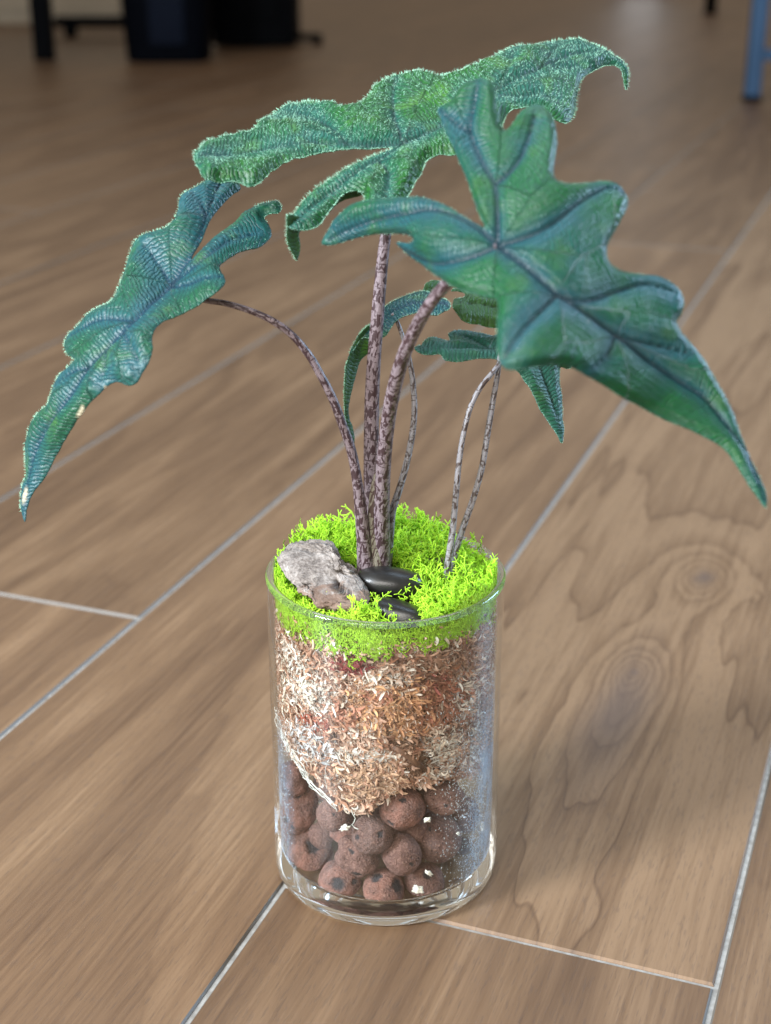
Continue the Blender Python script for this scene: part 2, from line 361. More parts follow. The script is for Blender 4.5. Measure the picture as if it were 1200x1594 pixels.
# condensation droplets inside, lower right
V = []; T = []
dirs = [(0, 0, 1)]+[(math.cos(a)*.8, math.sin(a)*.8, .6) for a in np.linspace(0, 2*math.pi, 6, endpoint=False)]+[(math.cos(a), math.sin(a), -.15) for a in np.linspace(0, 2*math.pi, 6, endpoint=False)]
cells = set()
for _ in range(3000):
    u = 742+random.gauss(0, 26); v = 1240+random.gauss(0, 85)
    if random.random() < .22: u = 436+random.gauss(0, 8); v = random.uniform(1120, 1400)
    if not (425 < u < 764) or not (1080 < v < 1405): continue
    p = on_wall(u, v, RI-.00005)
    if p[2] < .013: continue
    p = p-np.array([0, JC, 0])
    r = random.uniform(.00011, .00034)
    key = (round(math.atan2(p[1], p[0])*RI/.0007), round(p[2]/.0007))
    if key in cells: continue
    cells.add(key)
    n = np.array([-p[0], -p[1], 0]); n /= np.linalg.norm(n); tx = np.array([-n[1], n[0], 0]); tz = np.array([0, 0, 1.0])
    k = len(V); rz = r*random.uniform(1, 1.7)
    for d in dirs: V.append(p+tx*d[0]*r+tz*d[1]*rz+n*d[2]*r*.55)
    for i in range(6):
        j = (i+1) % 6; T += [(k, k+1+i, k+1+j), (k+1+i, k+7+i, k+7+j), (k+1+i, k+7+j, k+1+j)]
mdr, nt, b = mat('water_droplets'); b.inputs['Transmission Weight'].default_value = .55; b.inputs['IOR'].default_value = 1.33; b.inputs['Roughness'].default_value = .05; b.inputs['Base Color'].default_value = (.85, .92, 1, 1)
o = link('condensation', tri_mesh('condensation', V, T), mdr, vase); o['kind'] = 'stuff'; o['label'] = 'tiny water droplets clinging inside the lower glass'

# ================================================================ PLANT MATERIALS
def leaf_mat(name, cg, ct, cv, under=False, rough=.42, sheen=.35, ridge=1.0, yellow=(.06, .16, .012), fuzzy=0.0):
    m, nt, b = mat(name)
    uvn = N(nt, 'ShaderNodeAttribute', attribute_name='vco').outputs['Vector']   # x: along the nearest vein, y: away from it (mm)
    vein = N(nt, 'ShaderNodeAttribute', attribute_name='vein').outputs['Fac']
    edge = N(nt, 'ShaderNodeAttribute', attribute_name='edge').outputs['Fac']
    scar = N(nt, 'ShaderNodeAttribute', attribute_name='scar').outputs['Fac']
    tc = N(nt, 'ShaderNodeTexCoord').outputs['Object']
    nz = noise_(nt, tc, 30, 3, .55, .3); nz2 = noise_(nt, tc, 75, 3)
    # tertiary veins: crowded cross lines that start at the main veins
    sp = N(nt, 'ShaderNodeSeparateXYZ', inp={0: uvn}); s_, d_ = sp.outputs[0], sp.outputs[1]
    wob = noise_(nt, tc, 110, 3, .6); wob2 = noise_(nt, tc, 380, 2, .5)
    ph = M_(nt, 'ADD', M_(nt, 'ADD', s_, M_(nt, 'MULTIPLY', d_, .30)), M_(nt, 'ADD', M_(nt, 'MULTIPLY', wob, 5.0), M_(nt, 'MULTIPLY', wob2, 2.0)))
    l1 = M_(nt, 'ABSOLUTE', M_(nt, 'SINE', M_(nt, 'MULTIPLY', ph, 1.75)))
    l2 = M_(nt, 'ABSOLUTE', M_(nt, 'SINE', M_(nt, 'MULTIPLY', M_(nt, 'ADD', d_, M_(nt, 'MULTIPLY', wob2, 4.0)), 1.1)))
    cell = M_(nt, 'MULTIPLY', M_(nt, 'POWER', l1, .55), M_(nt, 'POWER', M_(nt, 'ADD', M_(nt, 'MULTIPLY', l2, .5), .5), .8), 0, True)
    fac = M_(nt, 'MULTIPLY', M_(nt, 'SUBTRACT', 1.0, cell), ridge, 0, True)
    near = M_(nt, 'POWER', 2.718, M_(nt, 'MULTIPLY', d_, -.16))
    base = mixc(nt, ramp(nt, M_(nt, 'ADD', nz, M_(nt, 'MULTIPLY_ADD', near, .42, -.20)), [(.36, 0.0), (.62, 1.0)]), cg, ct)
    base = mixc(nt, M_(nt, 'MULTIPLY', ramp(nt, nz2, [(.56, 0.0), (.74, 1.0)]), .55), base, yellow)
    base = mixc(nt, M_(nt, 'MULTIPLY', fac, .78), base, tuple(k*.28 for k in ct))
    base = mixc(nt, M_(nt, 'MULTIPLY', vein, .82), base, cv)
    base = mixc(nt, M_(nt, 'MULTIPLY', edge, .15), base, tuple(min(1, k*1.6+.03) for k in ct))
    base = mixc(nt, scar, base, (.42, .38, .27))
    setc(nt, b, base)
    b.inputs['Roughness'].default_value = rough
    b.inputs['Specular IOR Level'].default_value = .33
    b.inputs['Sheen Weight'].default_value = sheen; b.inputs['Sheen Roughness'].default_value = .35; b.inputs['Sheen Tint'].default_value = (.55, .85, 1, 1)
    b.inputs['Subsurface Weight'].default_value = .0
    n1 = bump(nt, b, cell, .7, .0005*ridge)
    bump(nt, b, noise_(nt, tc, 700, 2), .2, .0002, n1)
    tr = N(nt, 'ShaderNodeBsdfTranslucent', inp={0: (.10, .30, .03, 1)})
    mx = N(nt, 'ShaderNodeMixShader', inp={0: .13}); out = nt.nodes['Material Output']
    nt.links.new(b.outputs[0], mx.inputs[1]); nt.links.new(tr.outputs[0], mx.inputs[2]); nt.links.new(mx.outputs[0], out.inputs[0])
    return m
m_leafA = leaf_mat('blue_green_leaf', (.007, .085, .024), (.010, .070, .082), (.003, .012, .026), rough=.41, sheen=.03, ridge=.9, yellow=(.035, .125, .010))
m_leafB = leaf_mat('hairy_green_leaf', (.009, .090, .009), (.010, .088, .062), (.006, .034, .028), rough=.43, sheen=.03, ridge=1.0, yellow=(.10, .26, .02))
m_leafC = leaf_mat('teal_leaf', (.010, .082, .038), (.014, .080, .095), (.005, .022, .050), rough=.42, sheen=.04, ridge=.9)
m_leafE = leaf_mat('deep_green_leaf', (.012, .085, .035), (.018, .105, .075), (.006, .03, .02), rough=.45)
m_leafF = leaf_mat('olive_leaf', (.045, .115, .012), (.030, .100, .020), (.020, .030, .010), rough=.5, sheen=.15, ridge=.8)
m_under = leaf_mat('leaf_underside', (.030, .100, .020), (.024, .085, .030), (.016, .04, .015), rough=.55, sheen=.1, ridge=.8)
def hair_mat():
    m, nt, b = mat('white_leaf_hair'); b.inputs['Base Color'].default_value = (.34, .66, .48, 1); b.inputs['Roughness'].default_value = .4; return m
m_hair = hair_mat()
def stem_mat(name, pale, darkc, green, dens=.5):
    m, nt, b = mat(name)
    uv = N(nt, 'ShaderNodeAttribute', attribute_name='vco').outputs['Vector']     # x around (mm), y along (mm)
    w1 = noise_(nt, vscale(nt, uv, (1.0, 1.0, 1)), 1.2, 2)
    a = noise_(nt, vscale(nt, uv, (.62, .25, 1)), 1.0, 2, .5, .8)
    c2 = noise_(nt, vscale(nt, uv, (2.4, .30, 1)), 1.0, 2, .5)
    c3 = noise_(nt, vscale(nt, uv, (.25, .9, 1)), 1.0, 1, .5, .5)
    blot = ramp(nt, a, [(dens, 0.0), (dens+.045, 1.0)])
    blot2 = ramp(nt, c3, [(.60, 0.0), (.64, 1.0)])
    base = mixc(nt, ramp(nt, c2, [(.35, 0.0), (.65, 1.0)]), pale, tuple(k*.62 for k in pale))
    base = mixc(nt, M_(nt, 'MULTIPLY', w1, .5), base, green)
    base = mixc(nt, M_(nt, 'MULTIPLY', M_(nt, 'MAXIMUM', blot, M_(nt, 'MULTIPLY', blot2, .9)), .92), base, darkc)
    setc(nt, b, base); b.inputs['Roughness'].default_value = .42; b.inputs['Specular IOR Level'].default_value = .5
    bump(nt, b, c2, .5, .0004); return m
m_stem = stem_mat('mottled_mauve_stem', (.23, .18, .205), (.028, .011, .014), (.17, .145, .15), .495)
m_stem2 = stem_mat('mottled_grey_stem', (.27, .26, .31), (.045, .026, .020), (.22, .22, .17), .53)
m_sheath = stem_mat('mottled_sheath', (.28, .25, .22), (.06, .035, .032), (.20, .22, .13), .50)

# ================================================================ LEAF BUILDER
PXM = 3400.0
def seg_dist(P, poly):
    poly = np.asarray(poly, float); A = poly[:-1]; B = poly[1:]; AB = B-A; L2 = (AB**2).sum(1)+1e-9
    t = np.clip(((P[:, None]-A[None])*AB[None]).sum(2)/L2, 0, 1)
    Q = A[None]+t[..., None]*AB[None]; D = np.sqrt(((P[:, None]-Q)**2).sum(2)); i = D.argmin(1); k = np.arange(len(P))
    cum = np.r_[0, np.cumsum(np.sqrt(L2))]
    return D[k, i], cum[i]+t[k, i]*np.sqrt(L2)[i], cum[-1]
def leaf(name, outline, ctrl, veins, mats, parent, grid=4.0, up=True, puff=.0016, groove=.0010, curl=.0012, wave=.0012, hairs=0, edge_hairs=0, hair_len=.0016, hair_side=None, scars=(), label=None, jag=.6, seed=1, ripk=.35):
    """outline, veins: traced in photograph pixels; ctrl: (u, v, world Y) gives the sheet its real distance and bend. up: the upper face looks at us."""
    O = catmull(outline, grid*.9, True)
    rr = np.random.default_rng(seed)
    O = O+rr.normal(0, jag*.35, O.shape)
    lo, hi = O.min(0), O.max(0)
    gx, gy = np.meshgrid(np.arange(lo[0], hi[0], grid), np.arange(lo[1], hi[1], grid*.87))
    gx[1::2] += grid/2
    G = np.c_[gx.ravel(), gy.ravel()]
    A, B = O, np.roll(O, -1, 0)     # inside test
    ins = np.zeros(len(G), bool)
    for a, b_ in zip(A, B):
        c = (a[1] > G[:, 1]) != (b_[1] > G[:, 1])
        with np.errstate(divide='ignore', invalid='ignore'):
            x = (b_[0]-a[0])*(G[:, 1]-a[1])/(b_[1]-a[1])+a[0]
        ins ^= c & (G[:, 0] < x)
    G = G[ins]
    de, _, _ = seg_dist(G, np.vstack([O, O[:1]])); G = G[de > grid*.55]
    pts = [Vector(p) for p in np.vstack([O, G])]; n = len(O)
    r = delaunay_2d_cdt(pts, [(i, (i+1) % n) for i in range(n)], [], 0, 1e-4, False)
    Q = np.array([[v.x, v.y] for v in r[0]]); T = [tuple(f) for f in r[2] if len(f) == 3]
    cen_ = np.array([(Q[t[0]]+Q[t[1]]+Q[t[2]])/3 for t in T]); keep = np.zeros(len(cen_), bool)
    for a, b_ in zip(A, B):
        c = (a[1] > cen_[:, 1]) != (b_[1] > cen_[:, 1])
        with np.errstate(divide='ignore', invalid='ignore'): x = (b_[0]-a[0])*(cen_[:, 1]-a[1])/(b_[1]-a[1])+a[0]
        keep ^= c & (cen_[:, 0] < x)
    T = [t for t, k in zip(T, keep) if k]
    Y = tps(ctrl)(Q)
    W = np.array([at(q[0], q[1], y) for q, y in zip(Q, Y)])
    de, _, _ = seg_dist(Q, np.vstack([O, O[:1]]))
    d = np.full(len(Q), 1e9); s = np.zeros(len(Q)); vn = np.zeros(len(Q)); big = np.zeros(len(Q))
    for i, (wv, pl) in enumerate(veins):
        pl = catmull(pl, 8)
        dd, ss, LL = seg_dist(Q, pl)
        m = dd < d; d[m] = dd[m]; s[m] = ss[m]+i*137
        ww = wv*(1.05-.75*ss/LL)
        vn = np.maximum(vn, np.exp(-(dd/ww)**2)); big = np.maximum(big, np.exp(-(dd/(ww*2.6))**2))
    T = np.array(T); 
    nf = np.cross(W[T[:, 1]]-W[T[:, 0]], W[T[:, 2]]-W[T[:, 0]])
    NV = np.zeros_like(W)
    for k in range(3): np.add.at(NV, T[:, k], nf)
    NV /= np.linalg.norm(NV, axis=1)[:, None]+1e-12
    view = CAM-W
    flip = ((NV*view).sum(1).mean() < 0)
    if flip: NV = -NV; T = T[:, ::-1]
    U = NV if up else -NV          # U points out of the upper face
    nzv = np.array([noise.noise(Vector((p[0]*38, p[1]*38, p[2]*38+seed))) for p in W])
    nzs = np.array([noise.noise(Vector((p[0]*120, p[1]*120, p[2]*120+seed))) for p in W])
    fade = np.clip(de/10, .15, 1)
    h = puff*(1-np.exp(-(d/16)**2))*fade*(1-big) - groove*vn*fade - curl*np.exp(-(de/7)**2)
    rip = np.sin((s+.3*d)*2*math.pi/26+3*nzv)*np.clip(d/30, 0, 1)*wave*.35
    h += wave*nzv*np.clip(.4+(d/60), 0, 1)+wave*.3*nzs+rip*ripk
    W = W+U*h[:, None]
    th = .00042
    Wb = W-NV*th
    nV = len(W); VV = np.vstack([W, Wb]); FF = [tuple(t) for t in T.tolist()]+[(t[0]+nV, t[2]+nV, t[1]+nV) for t in T.tolist()]
    mi = [0 if up else 1]*len(T)+[1 if up else 0]*len(T)
    ec = {}
    for t in T.tolist():
        for a, b_ in ((t[0], t[1]), (t[1], t[2]), (t[2], t[0])): ec[(a, b_)] = 1
    for (a, b_) in ec:
        if (b_, a) not in ec: FF.append((b_, a, a+nV, b_+nV)); mi.append(0)
    me = mesh(name, VV, FF); me.materials.clear()
    def att(nm, arr):
        a = me.attributes.new(nm, 'FLOAT', 'POINT'); a.data.foreach_set('value', np.r_[arr, arr].astype(np.float32))
    att('vein', vn); att('edge', np.exp(-(de/2.6)**2))
    sc = np.zeros(len(Q))
    for (x, y, rx, ry, an) in scars:
        ca, sa = math.cos(an), math.sin(an); dx, dy = Q[:, 0]-x, Q[:, 1]-y
        q = ((dx*ca+dy*sa)/rx)**2+((-dx*sa+dy*ca)/ry)**2+nzs*.8
        sc = np.maximum(sc, np.clip(1.6-q*1.3, 0, 1))
    att('scar', sc)
    mm = 1000/PXM
    a = me.attributes.new('vco', 'FLOAT_VECTOR', 'POINT'); vv = np.c_[s*mm, d*mm, np.zeros(nV)]; a.data.foreach_set('vector', np.vstack([vv, vv]).astype(np.float32).ravel())
    for m in mats: me.materials.append(m)
    me.polygons.foreach_set('material_index', np.array(mi, np.int32)); me.shade_smooth(); me.update()
    o = bpy.data.objects.new(name, me); col.objects.link(o); o.parent = parent; o.matrix_parent_inverse = parent_inv(parent)
    if label: o['label'] = label
    # ---- hairs
    HV = []; HT = []
    def hair(p, dirv, L, side, wd):
        k = len(HV); bend = side*rr.normal(0, .5)+np.array([0, 0, rr.normal(0, .3)])
        q1 = p+dirv*L*.5; q2 = p+(dirv+bend*.5)*L
        w1 = np.cross(dirv, rr.normal(0, 1, 3)); w1 /= np.linalg.norm(w1)+1e-9; w2 = np.cross(dirv, w1)
        for a_ in range(3):
            c_ = w1*math.cos(a_*2.094)+w2*math.sin(a_*2.094); HV.append(p+c_*wd)
        for a_ in range(3):
            c_ = w1*math.cos(a_*2.094)+w2*math.sin(a_*2.094); HV.append(q1+c_*wd*.75)
        HV.append(q2)
        for a_ in range(3):
            b2_ = (a_+1) % 3
            HT.extend([(k+a_, k+b2_, k+3+b2_), (k+a_, k+3+b2_, k+3+a_), (k+3+a_, k+3+b2_, k+6)])
    if edge_hairs:
        be = [(a, b_) for (a, b_) in ec if (b_, a) not in ec]
        cen = W.mean(0)
        for _ in range(edge_hairs):
            a, b_ = be[rr.integers(len(be))]; t = rr.random(); p = W[a]*(1-t)+W[b_]*t; q = Q[a]
            if hair_side and not hair_side(q): continue
            e = W[b_]-W[a]; e /= np.linalg.norm(e)+1e-9
            outw = np.cross(e, NV[a]); dirv = outw*rr.uniform(.6, 1)+U[a]*rr.uniform(.1, .9)+e*rr.normal(0, .35); dirv /= np.linalg.norm(dirv)
            hair(p, dirv, hair_len*rr.uniform(.4, 1), e, .00007)
    if hairs:
        tri = T; ar = np.linalg.norm(nf, axis=1); ch = rr.choice(len(tri), hairs, p=ar/ar.sum())
        for t in tri[ch]:
            r1, r2 = sorted(rr.random(2)); p = W[t[0]]*r1+W[t[1]]*(r2-r1)+W[t[2]]*(1-r2)
            if vn[t[0]] > .4: continue
            e = np.cross(U[t[0]], rr.normal(0, 1, 3)); e /= np.linalg.norm(e)
            fl_ = np.array([nzs[t[0]]*2, 0, nzv[t[0]]*2])
            dirv = U[t[0]]*rr.uniform(.25, .7)+e*.7+fl_*.8; dirv /= np.linalg.norm(dirv)
            hair(p, dirv, hair_len*rr.uniform(.4, 1), e, .000055)
    if HV:
        ho = link('fuzz', tri_mesh('fuzz', HV, HT), m_hair, o, False); ho.matrix_parent_inverse = Matrix.Translation(parent.location).inverted(); ho.matrix_parent_inverse = (o.matrix_parent_inverse @ Matrix.Identity(4)); ho['kind'] = 'stuff'
        ho.matrix_parent_inverse = Matrix.Identity(4)
        ho['label'] = 'fine white hairs on the leaf'
    return o
def tube(name, pts, m, parent, n=14, label=None, flat=1.0):
    """pts: (u, v, Y, width in photograph pixels)"""
    C = catmull([(u, v, Y*1000, w_) for u, v, Y, w_ in pts], 7)
    P = np.array([at(c[0], c[1], c[2]/1000) for c in C]); Rr = np.array([c[3]/2*depth(p)/F for c, p in zip(C, P)])
    Tn = np.gradient(P, axis=0); Tn /= np.linalg.norm(Tn, axis=1)[:, None]
    ref = np.array([0, -1., .2]); vs = []; uv = []; L = 0
    off = random.uniform(0, 500)
    for i, (p, t, r) in enumerate(zip(P, Tn, Rr)):
        if i: L += np.linalg.norm(P[i]-P[i-1])
        a = ref-t*(ref @ t); a /= np.linalg.norm(a); b_ = np.cross(t, a)
        for k in range(n):
            th = 2*math.pi*k/n+math.pi
            vs.append(p-a*math.cos(th)*r*flat*-1+b_*math.sin(th)*r); uv.append(((k if k <= n/2 else k)*2*math.pi*r/n*1000+off, L*1000, 0))
    fs = []
    for i in range(len(P)-1):
        for k in range(n):
            k2 = (k+1) % n; fs.append((i*n+k, i*n+k2, (i+1)*n+k2, (i+1)*n+k))
    fs.append(tuple(range(n))); fs.append(tuple((len(P)-1)*n+k for k in range(n-1, -1, -1)))
    me = mesh(name, vs, fs)
    a = me.attributes.new('vco', 'FLOAT_VECTOR', 'POINT'); a.data.foreach_set('vector', np.array(uv, np.float32).ravel())
    o = link(name, me, m, parent)
    bm = bmesh.new(); bm.from_mesh(me); bmesh.ops.recalc_face_normals(bm, faces=bm.faces); bm.to_mesh(me); bm.free()
    if label: o['label'] = label
    return o
def sc(L, ox, oy, k): return [(ox+x*k, oy+y*k) for x, y in L]

# ================================================================ THE BIG PLANT
plant = empty('alocasia_plant', (-.004, 0, .145))
tag(plant, 'large alocasia with four jagged hairy leaves on mottled mauve stems growing from the vase', 'plant')
# ---- right leaf (nearest)
A0 = lambda L: sc(L, 480, 40, .6)
outA = A0([(330,213),(345,200),(368,190),(388,160),(415,141),(455,133),(478,148),(486,185),(490,225),(500,255),(513,263),(530,247),(548,222),(572,205),(600,200),(625,218),(640,250),(646,300),(640,345),(638,383),(655,401),(690,406),(730,402),(770,398),(805,405),(828,430),(832,460),(815,500),(795,535),(780,565),(778,597),(795,620),(830,635),(870,641),(910,645),(945,660),(970,685),(980,715),(973,745),(960,768),(975,795),(1005,832),(1040,880),(1075,940),(1105,1000),(1125,1060),(1150,1120),(1175,1170),(1192,1215),(1190,1246),(1165,1215),(1140,1180),(1110,1135),(1080,1095),(1040,1070),(990,1045),(930,1020),(870,990),(820,965),(770,930),(720,900),(680,880),(630,878),(580,885),(530,890),(505,885),(490,860),(487,820),(487,770),(490,730),(482,702),(440,695),(380,680),(330,650),(290,625),(260,605),(235,585),(220,565),(250,567),(264,555),(250,543)]) \
     + sc([(540,708),(480,710),(420,715),(330,735),(240,760),(185,757),(190,725),(220,680),(250,630),(285,600),(310,575),(360,550),(450,530),(560,520),(650,512),(720,528),(800,560),(870,605),(930,640),(985,668),(978,640),(955,590),(930,520),(900,430),(860,340),(830,270),(795,200),(768,130)], 440, 140, .3167)
veinsA = [(4.6, A0([(490,570),(560,620),(640,690),(720,745),(800,800),(880,865),(960,920),(1030,965),(1090,1040),(1140,1110),(1187,1230)])),
 (4.0, A0([(490,570),(490,480),(483,410),(450,350),(420,275),(428,210),(440,150)])), (2.6, A0([(420,275),(385,255),(338,215)])),
 (3.0, A0([(483,410),(530,370),(565,310),(590,225)])), (3.8, A0([(490,570),(455,535),(400,500),(320,475),(250,487),(150,512),(50,555)])),
 (3.4, A0([(490,570),(420,600),(340,618),(290,608),(240,580)])), (3.2, A0([(490,570),(570,545),(640,510),(710,455),(780,418),(815,425)])),
 (3.0, A0([(650,698),(720,715),(800,690),(880,670),(955,690)])), (3.2, A0([(650,696),(600,745),(550,800),(508,865)])),
 (2.0, A0([(800,800),(860,820),(930,835),(990,850)])), (2.0, A0([(800,800),(780,850),(740,890)]))]
ctrlA = [(774,382,-.100),(750,130,-.050),(680,165,-.046),(840,170,-.058),(975,300,-.080),(1065,470,-.100),(940,480,-.112),(1000,640,-.122),(1193,785,-.135),(790,570,-.138),(640,380,-.080),(500,378,-.048),(560,320,-.055),(850,300,-.090),(620,410,-.070),(700,440,-.100),(900,560,-.130)]
leaf('leaf', outA, ctrlA, veinsA, [m_leafA, m_under], plant, grid=3.6, puff=.0013, groove=.0011, curl=.0012, wave=.0013, ripk=.12, scars=[(914,502,1.6,1.2,.3)], edge_hairs=500, hair_len=.0005, seed=3, label='broad dusky blue-green leaf nearest the camera, long tip hanging to the right')
# ---- top hairy leaf
outB = [(304,246),(304,233),(311,225),(329,211),(350,206),(374,204),(395,199),(402,189),(420,176),(437,164),(462,157),(490,154),(518,156),(535,161),(556,157),(570,145),(588,127),(609,115),(630,111),(651,110),(672,113),(693,115),(725,104),(754,90),(783,75),(808,65),(837,62),(875,56),(904,58),(929,69),(950,79),(971,94),(978,110),(978,125),(975,139),(971,124),(968,110),(960,101),(946,100),(925,108),(908,119),(903,133),(902,154),(898,171),(889,185),(879,188),(867,183),(856,177),(840,166),(821,163),(800,165),(787,174),(781,191),(775,215),(750,232),(709,238),(693,238),(674,243),(662,251),(655,267),(646,279),(636,295),(627,305),(611,317),(595,326),(578,329),(568,318),(568,305),(562,297),(544,295),(529,301),(519,314),(506,330),(491,344),(475,350),(462,351),(452,348),(449,336),(459,327),(475,308),(494,289),(516,273),(541,257),(567,244),(589,235),(612,228),(600,225),(567,227),(525,229),(497,234),(476,240),(451,246),(430,260),(416,274),(399,287),(386,287),(371,281),(350,278),(322,273),(311,259)]
veinsB = [(3.0, [(628,222),(690,190),(750,150),(820,115),(880,90),(940,80),(975,100)]), (2.8, [(628,222),(560,222),(490,220),(430,228),(370,238),(315,240)]),
 (2.2, [(628,222),(615,185),(612,150),(618,120)]), (1.8, [(540,222),(520,200),(480,180),(430,176)]), (2.4, [(628,222),(600,240),(560,265),(520,295),(480,325),(452,345)]),
 (2.0, [(750,150),(800,148),(850,150),(885,175)]), (1.8, [(770,140),(790,110),(800,75)]), (1.8, [(590,250),(605,270),(600,310)]), (1.6, [(850,100),(880,105),(905,105)]), (1.5, [(840,105),(860,80),(875,62)])]
ctrlB = [(628,222,.005),(305,240,-.010),(400,200,.022),(490,160,.040),(450,245,-.004),(560,226,.002),(620,112,.055),(700,116,.052),(800,70,.060),(875,58,.075),(975,105,.065),(975,139,.062),(885,186,.020),(821,163,.022),(700,236,-.004),(650,275,-.014),(590,325,-.028),(450,345,-.030),(500,285,-.012),(570,244,-.004),(750,160,.024),(870,120,.045)]
topleaf = leaf('leaf', outB, ctrlB, veinsB, [m_leafB, m_under], plant, grid=3.2, puff=.0022, groove=.0011, curl=.0016, wave=.0026, hairs=6000, edge_hairs=2300, hair_len=.0016, seed=5, label='topmost hairy bright green leaf with rippled lobes spreading left and right')
# its curled hanging lobe tip (underside shows)
outB2 = [(449,334),(446,355),(446,374),(450,386),(456,397),(461,405),(466,391),(466,376),(465,362),(475,355),(491,348),(510,332),(522,320),(535,312),(560,305),(567,300),(560,296),(530,300),(505,322),(480,340)]
leaf('leaf_tip', outB2, [(449,334,-.030),(446,374,-.0275),(461,405,-.026),(470,355,-.0255),(510,328,-.012),(565,300,-.006)], [(1.6, [(455,340),(456,370),(461,402)])], [m_leafB, m_under], plant, grid=2.6, up=False, puff=.0004, groove=.0003, curl=.0003, wave=.0005, edge_hairs=260, hair_len=.0013, seed=8, hair_side=lambda q: q[0] < 463, label='curled under tip of the lower lobe')
# ---- left leaf
C0 = lambda L: sc(L, 20, 260, .3583)
outC = C0([(870,28),(840,50),(800,75),(750,100),(725,130),(715,180),(700,220),(670,255),(620,273),(560,290),(525,320),(505,370),(490,430),(470,490),(450,540),(420,580),(370,600),(310,640),(260,690),(225,730),(212,770),(228,808),(262,832),(240,855),(200,890),(170,935),(155,990),(140,1030),(100,1070),(70,1120),(50,1200),(45,1270),(46,1330),(30,1400),(25,1460),(40,1538),(50,1490),(75,1420),(110,1370),(140,1320),(170,1260),(210,1190),(255,1120),(320,1030),(370,980),(410,942),(450,930),(490,945),(525,935),(550,900),(580,850),(600,790),(600,740),(620,690),(660,660),(720,635),(790,600),(830,572),(880,540),(915,500),(918,470),(900,440),(895,410),(930,385),(990,355),(1060,340),(1105,310),(1122,280),(1108,240),(1088,212),(1110,197),(1150,190),(1163,165),(1145,140),(1110,148),(1060,160),(1010,185),(960,230),(900,270),(850,310),(800,358),(768,392),(780,360),(820,300),(860,220),(900,170),(950,120),(990,85),(960,40)])
veinsC = [(3.2, C0([(685,512),(600,590),(500,690),(400,790),(320,880),(250,990),(180,1080),(120,1180),(70,1330),(40,1510)])),
 (2.8, C0([(685,512),(730,440),(790,340),(830,240),(860,160),(900,70)])), (2.0, C0([(840,210),(815,150),(785,105)])), (2.6, C0([(685,505),(630,420),(575,345)])),
 (2.2, C0([(690,518),(760,505),(830,480),(905,470)])), (2.4, C0([(688,508),(780,430),(860,370),(950,310),(1070,285)])), (2.2, C0([(510,665),(440,660),(350,670),(240,730)])),
 (2.0, C0([(480,720),(520,790),(548,850)])), (1.8, C0([(330,870),(260,890),(190,930)])), (1.6, C0([(400,790),(400,860),(380,930)]))]
ctrlC = [(265,443,-.018),(335,280,.022),(375,285,.026),(200,400,-.005),(100,540,-.028),(35,808,-.050),(90,640,-.045),(60,700,-.040),(200,590,-.058),(240,500,-.045),(345,430,-.030),(420,370,.000),(432,320,.012),(350,340,.008),(285,330,.006),(150,600,-.052)]
leafC = leaf('leaf', outC, ctrlC, veinsC, [m_leafC, m_under], plant, grid=3.2, puff=.0015, groove=.0010, curl=.0012, wave=.0016, ripk=.22, hairs=450, edge_hairs=1700, hair_len=.0011, hair_side=lambda q: q[0] < np.interp(q[1], (260, 300, 443, 544, 610, 737, 820), (372, 350, 262, 160, 110, 46, 34))-8 or (q[1] < 345 and q[0] > 395), seed=9,
     scars=[(123,642,2.8,13,.5),(37,772,3.5,16,.25),(162,602,3,3,0)], label='long jagged teal leaf reaching to the left with a pale scarred tip')
# ---- small arched leaf between the stems
D0 = lambda L: sc(L, 480, 400, .26667)
outD = D0([(828,275),(815,252),(790,238),(740,222),(690,198),(640,200),(590,215),(530,238),(480,262),(440,290),(400,335),(350,393),(320,418),(290,455),(262,510),(240,560),(262,545),(290,490),(320,466),(350,466),(430,462),(462,430),(500,370),(540,345),(600,322),(660,316),(740,328),(790,308),(820,295)])
leaf('leaf', outD, [(700,470,.030),(660,455,.040),(640,485,.026),(600,480,.034),(600,515,.026),(560,520,.028),(545,550,.024)], [(1.8, D0([(810,270),(700,262),(600,270),(500,310),(430,370),(330,450)]))], [m_leafC, m_under], plant, grid=2.6, puff=.0010, groove=.0006, curl=.0008, wave=.0012, hairs=300, edge_hairs=500, hair_len=.0010, seed=12, label='small narrow arched teal leaf between the stems')
outD2 = D0([(262,508),(290,453),(320,420),(352,400),(352,470),(350,550),(330,572),(300,603),(275,680),(255,760),(240,820),(230,880),(236,940),(255,990),(264,1050),(263,1102),(250,1070),(230,1010),(213,940),(206,880),(203,800),(208,720),(213,640),(233,575)])
leaf('leaf_tip', outD2, [(545,540,.0245),(573,545,.030),(540,640,.018),(545,690,.016),(535,600,.020),(560,560,.030)], [(1.8, D0([(335,440),(300,520),(265,640),(235,760),(222,880),(240,1000),(262,1090)]))], [m_leafC, m_under], plant, grid=2.4, up=False, puff=.0005, groove=.0003, curl=.0006, wave=.0008, edge_hairs=900, hair_len=.0010, hair_side=lambda q: q[0] < 541 or q[1] < 520, seed=13, label='drooping end of the small arched leaf showing its green underside')
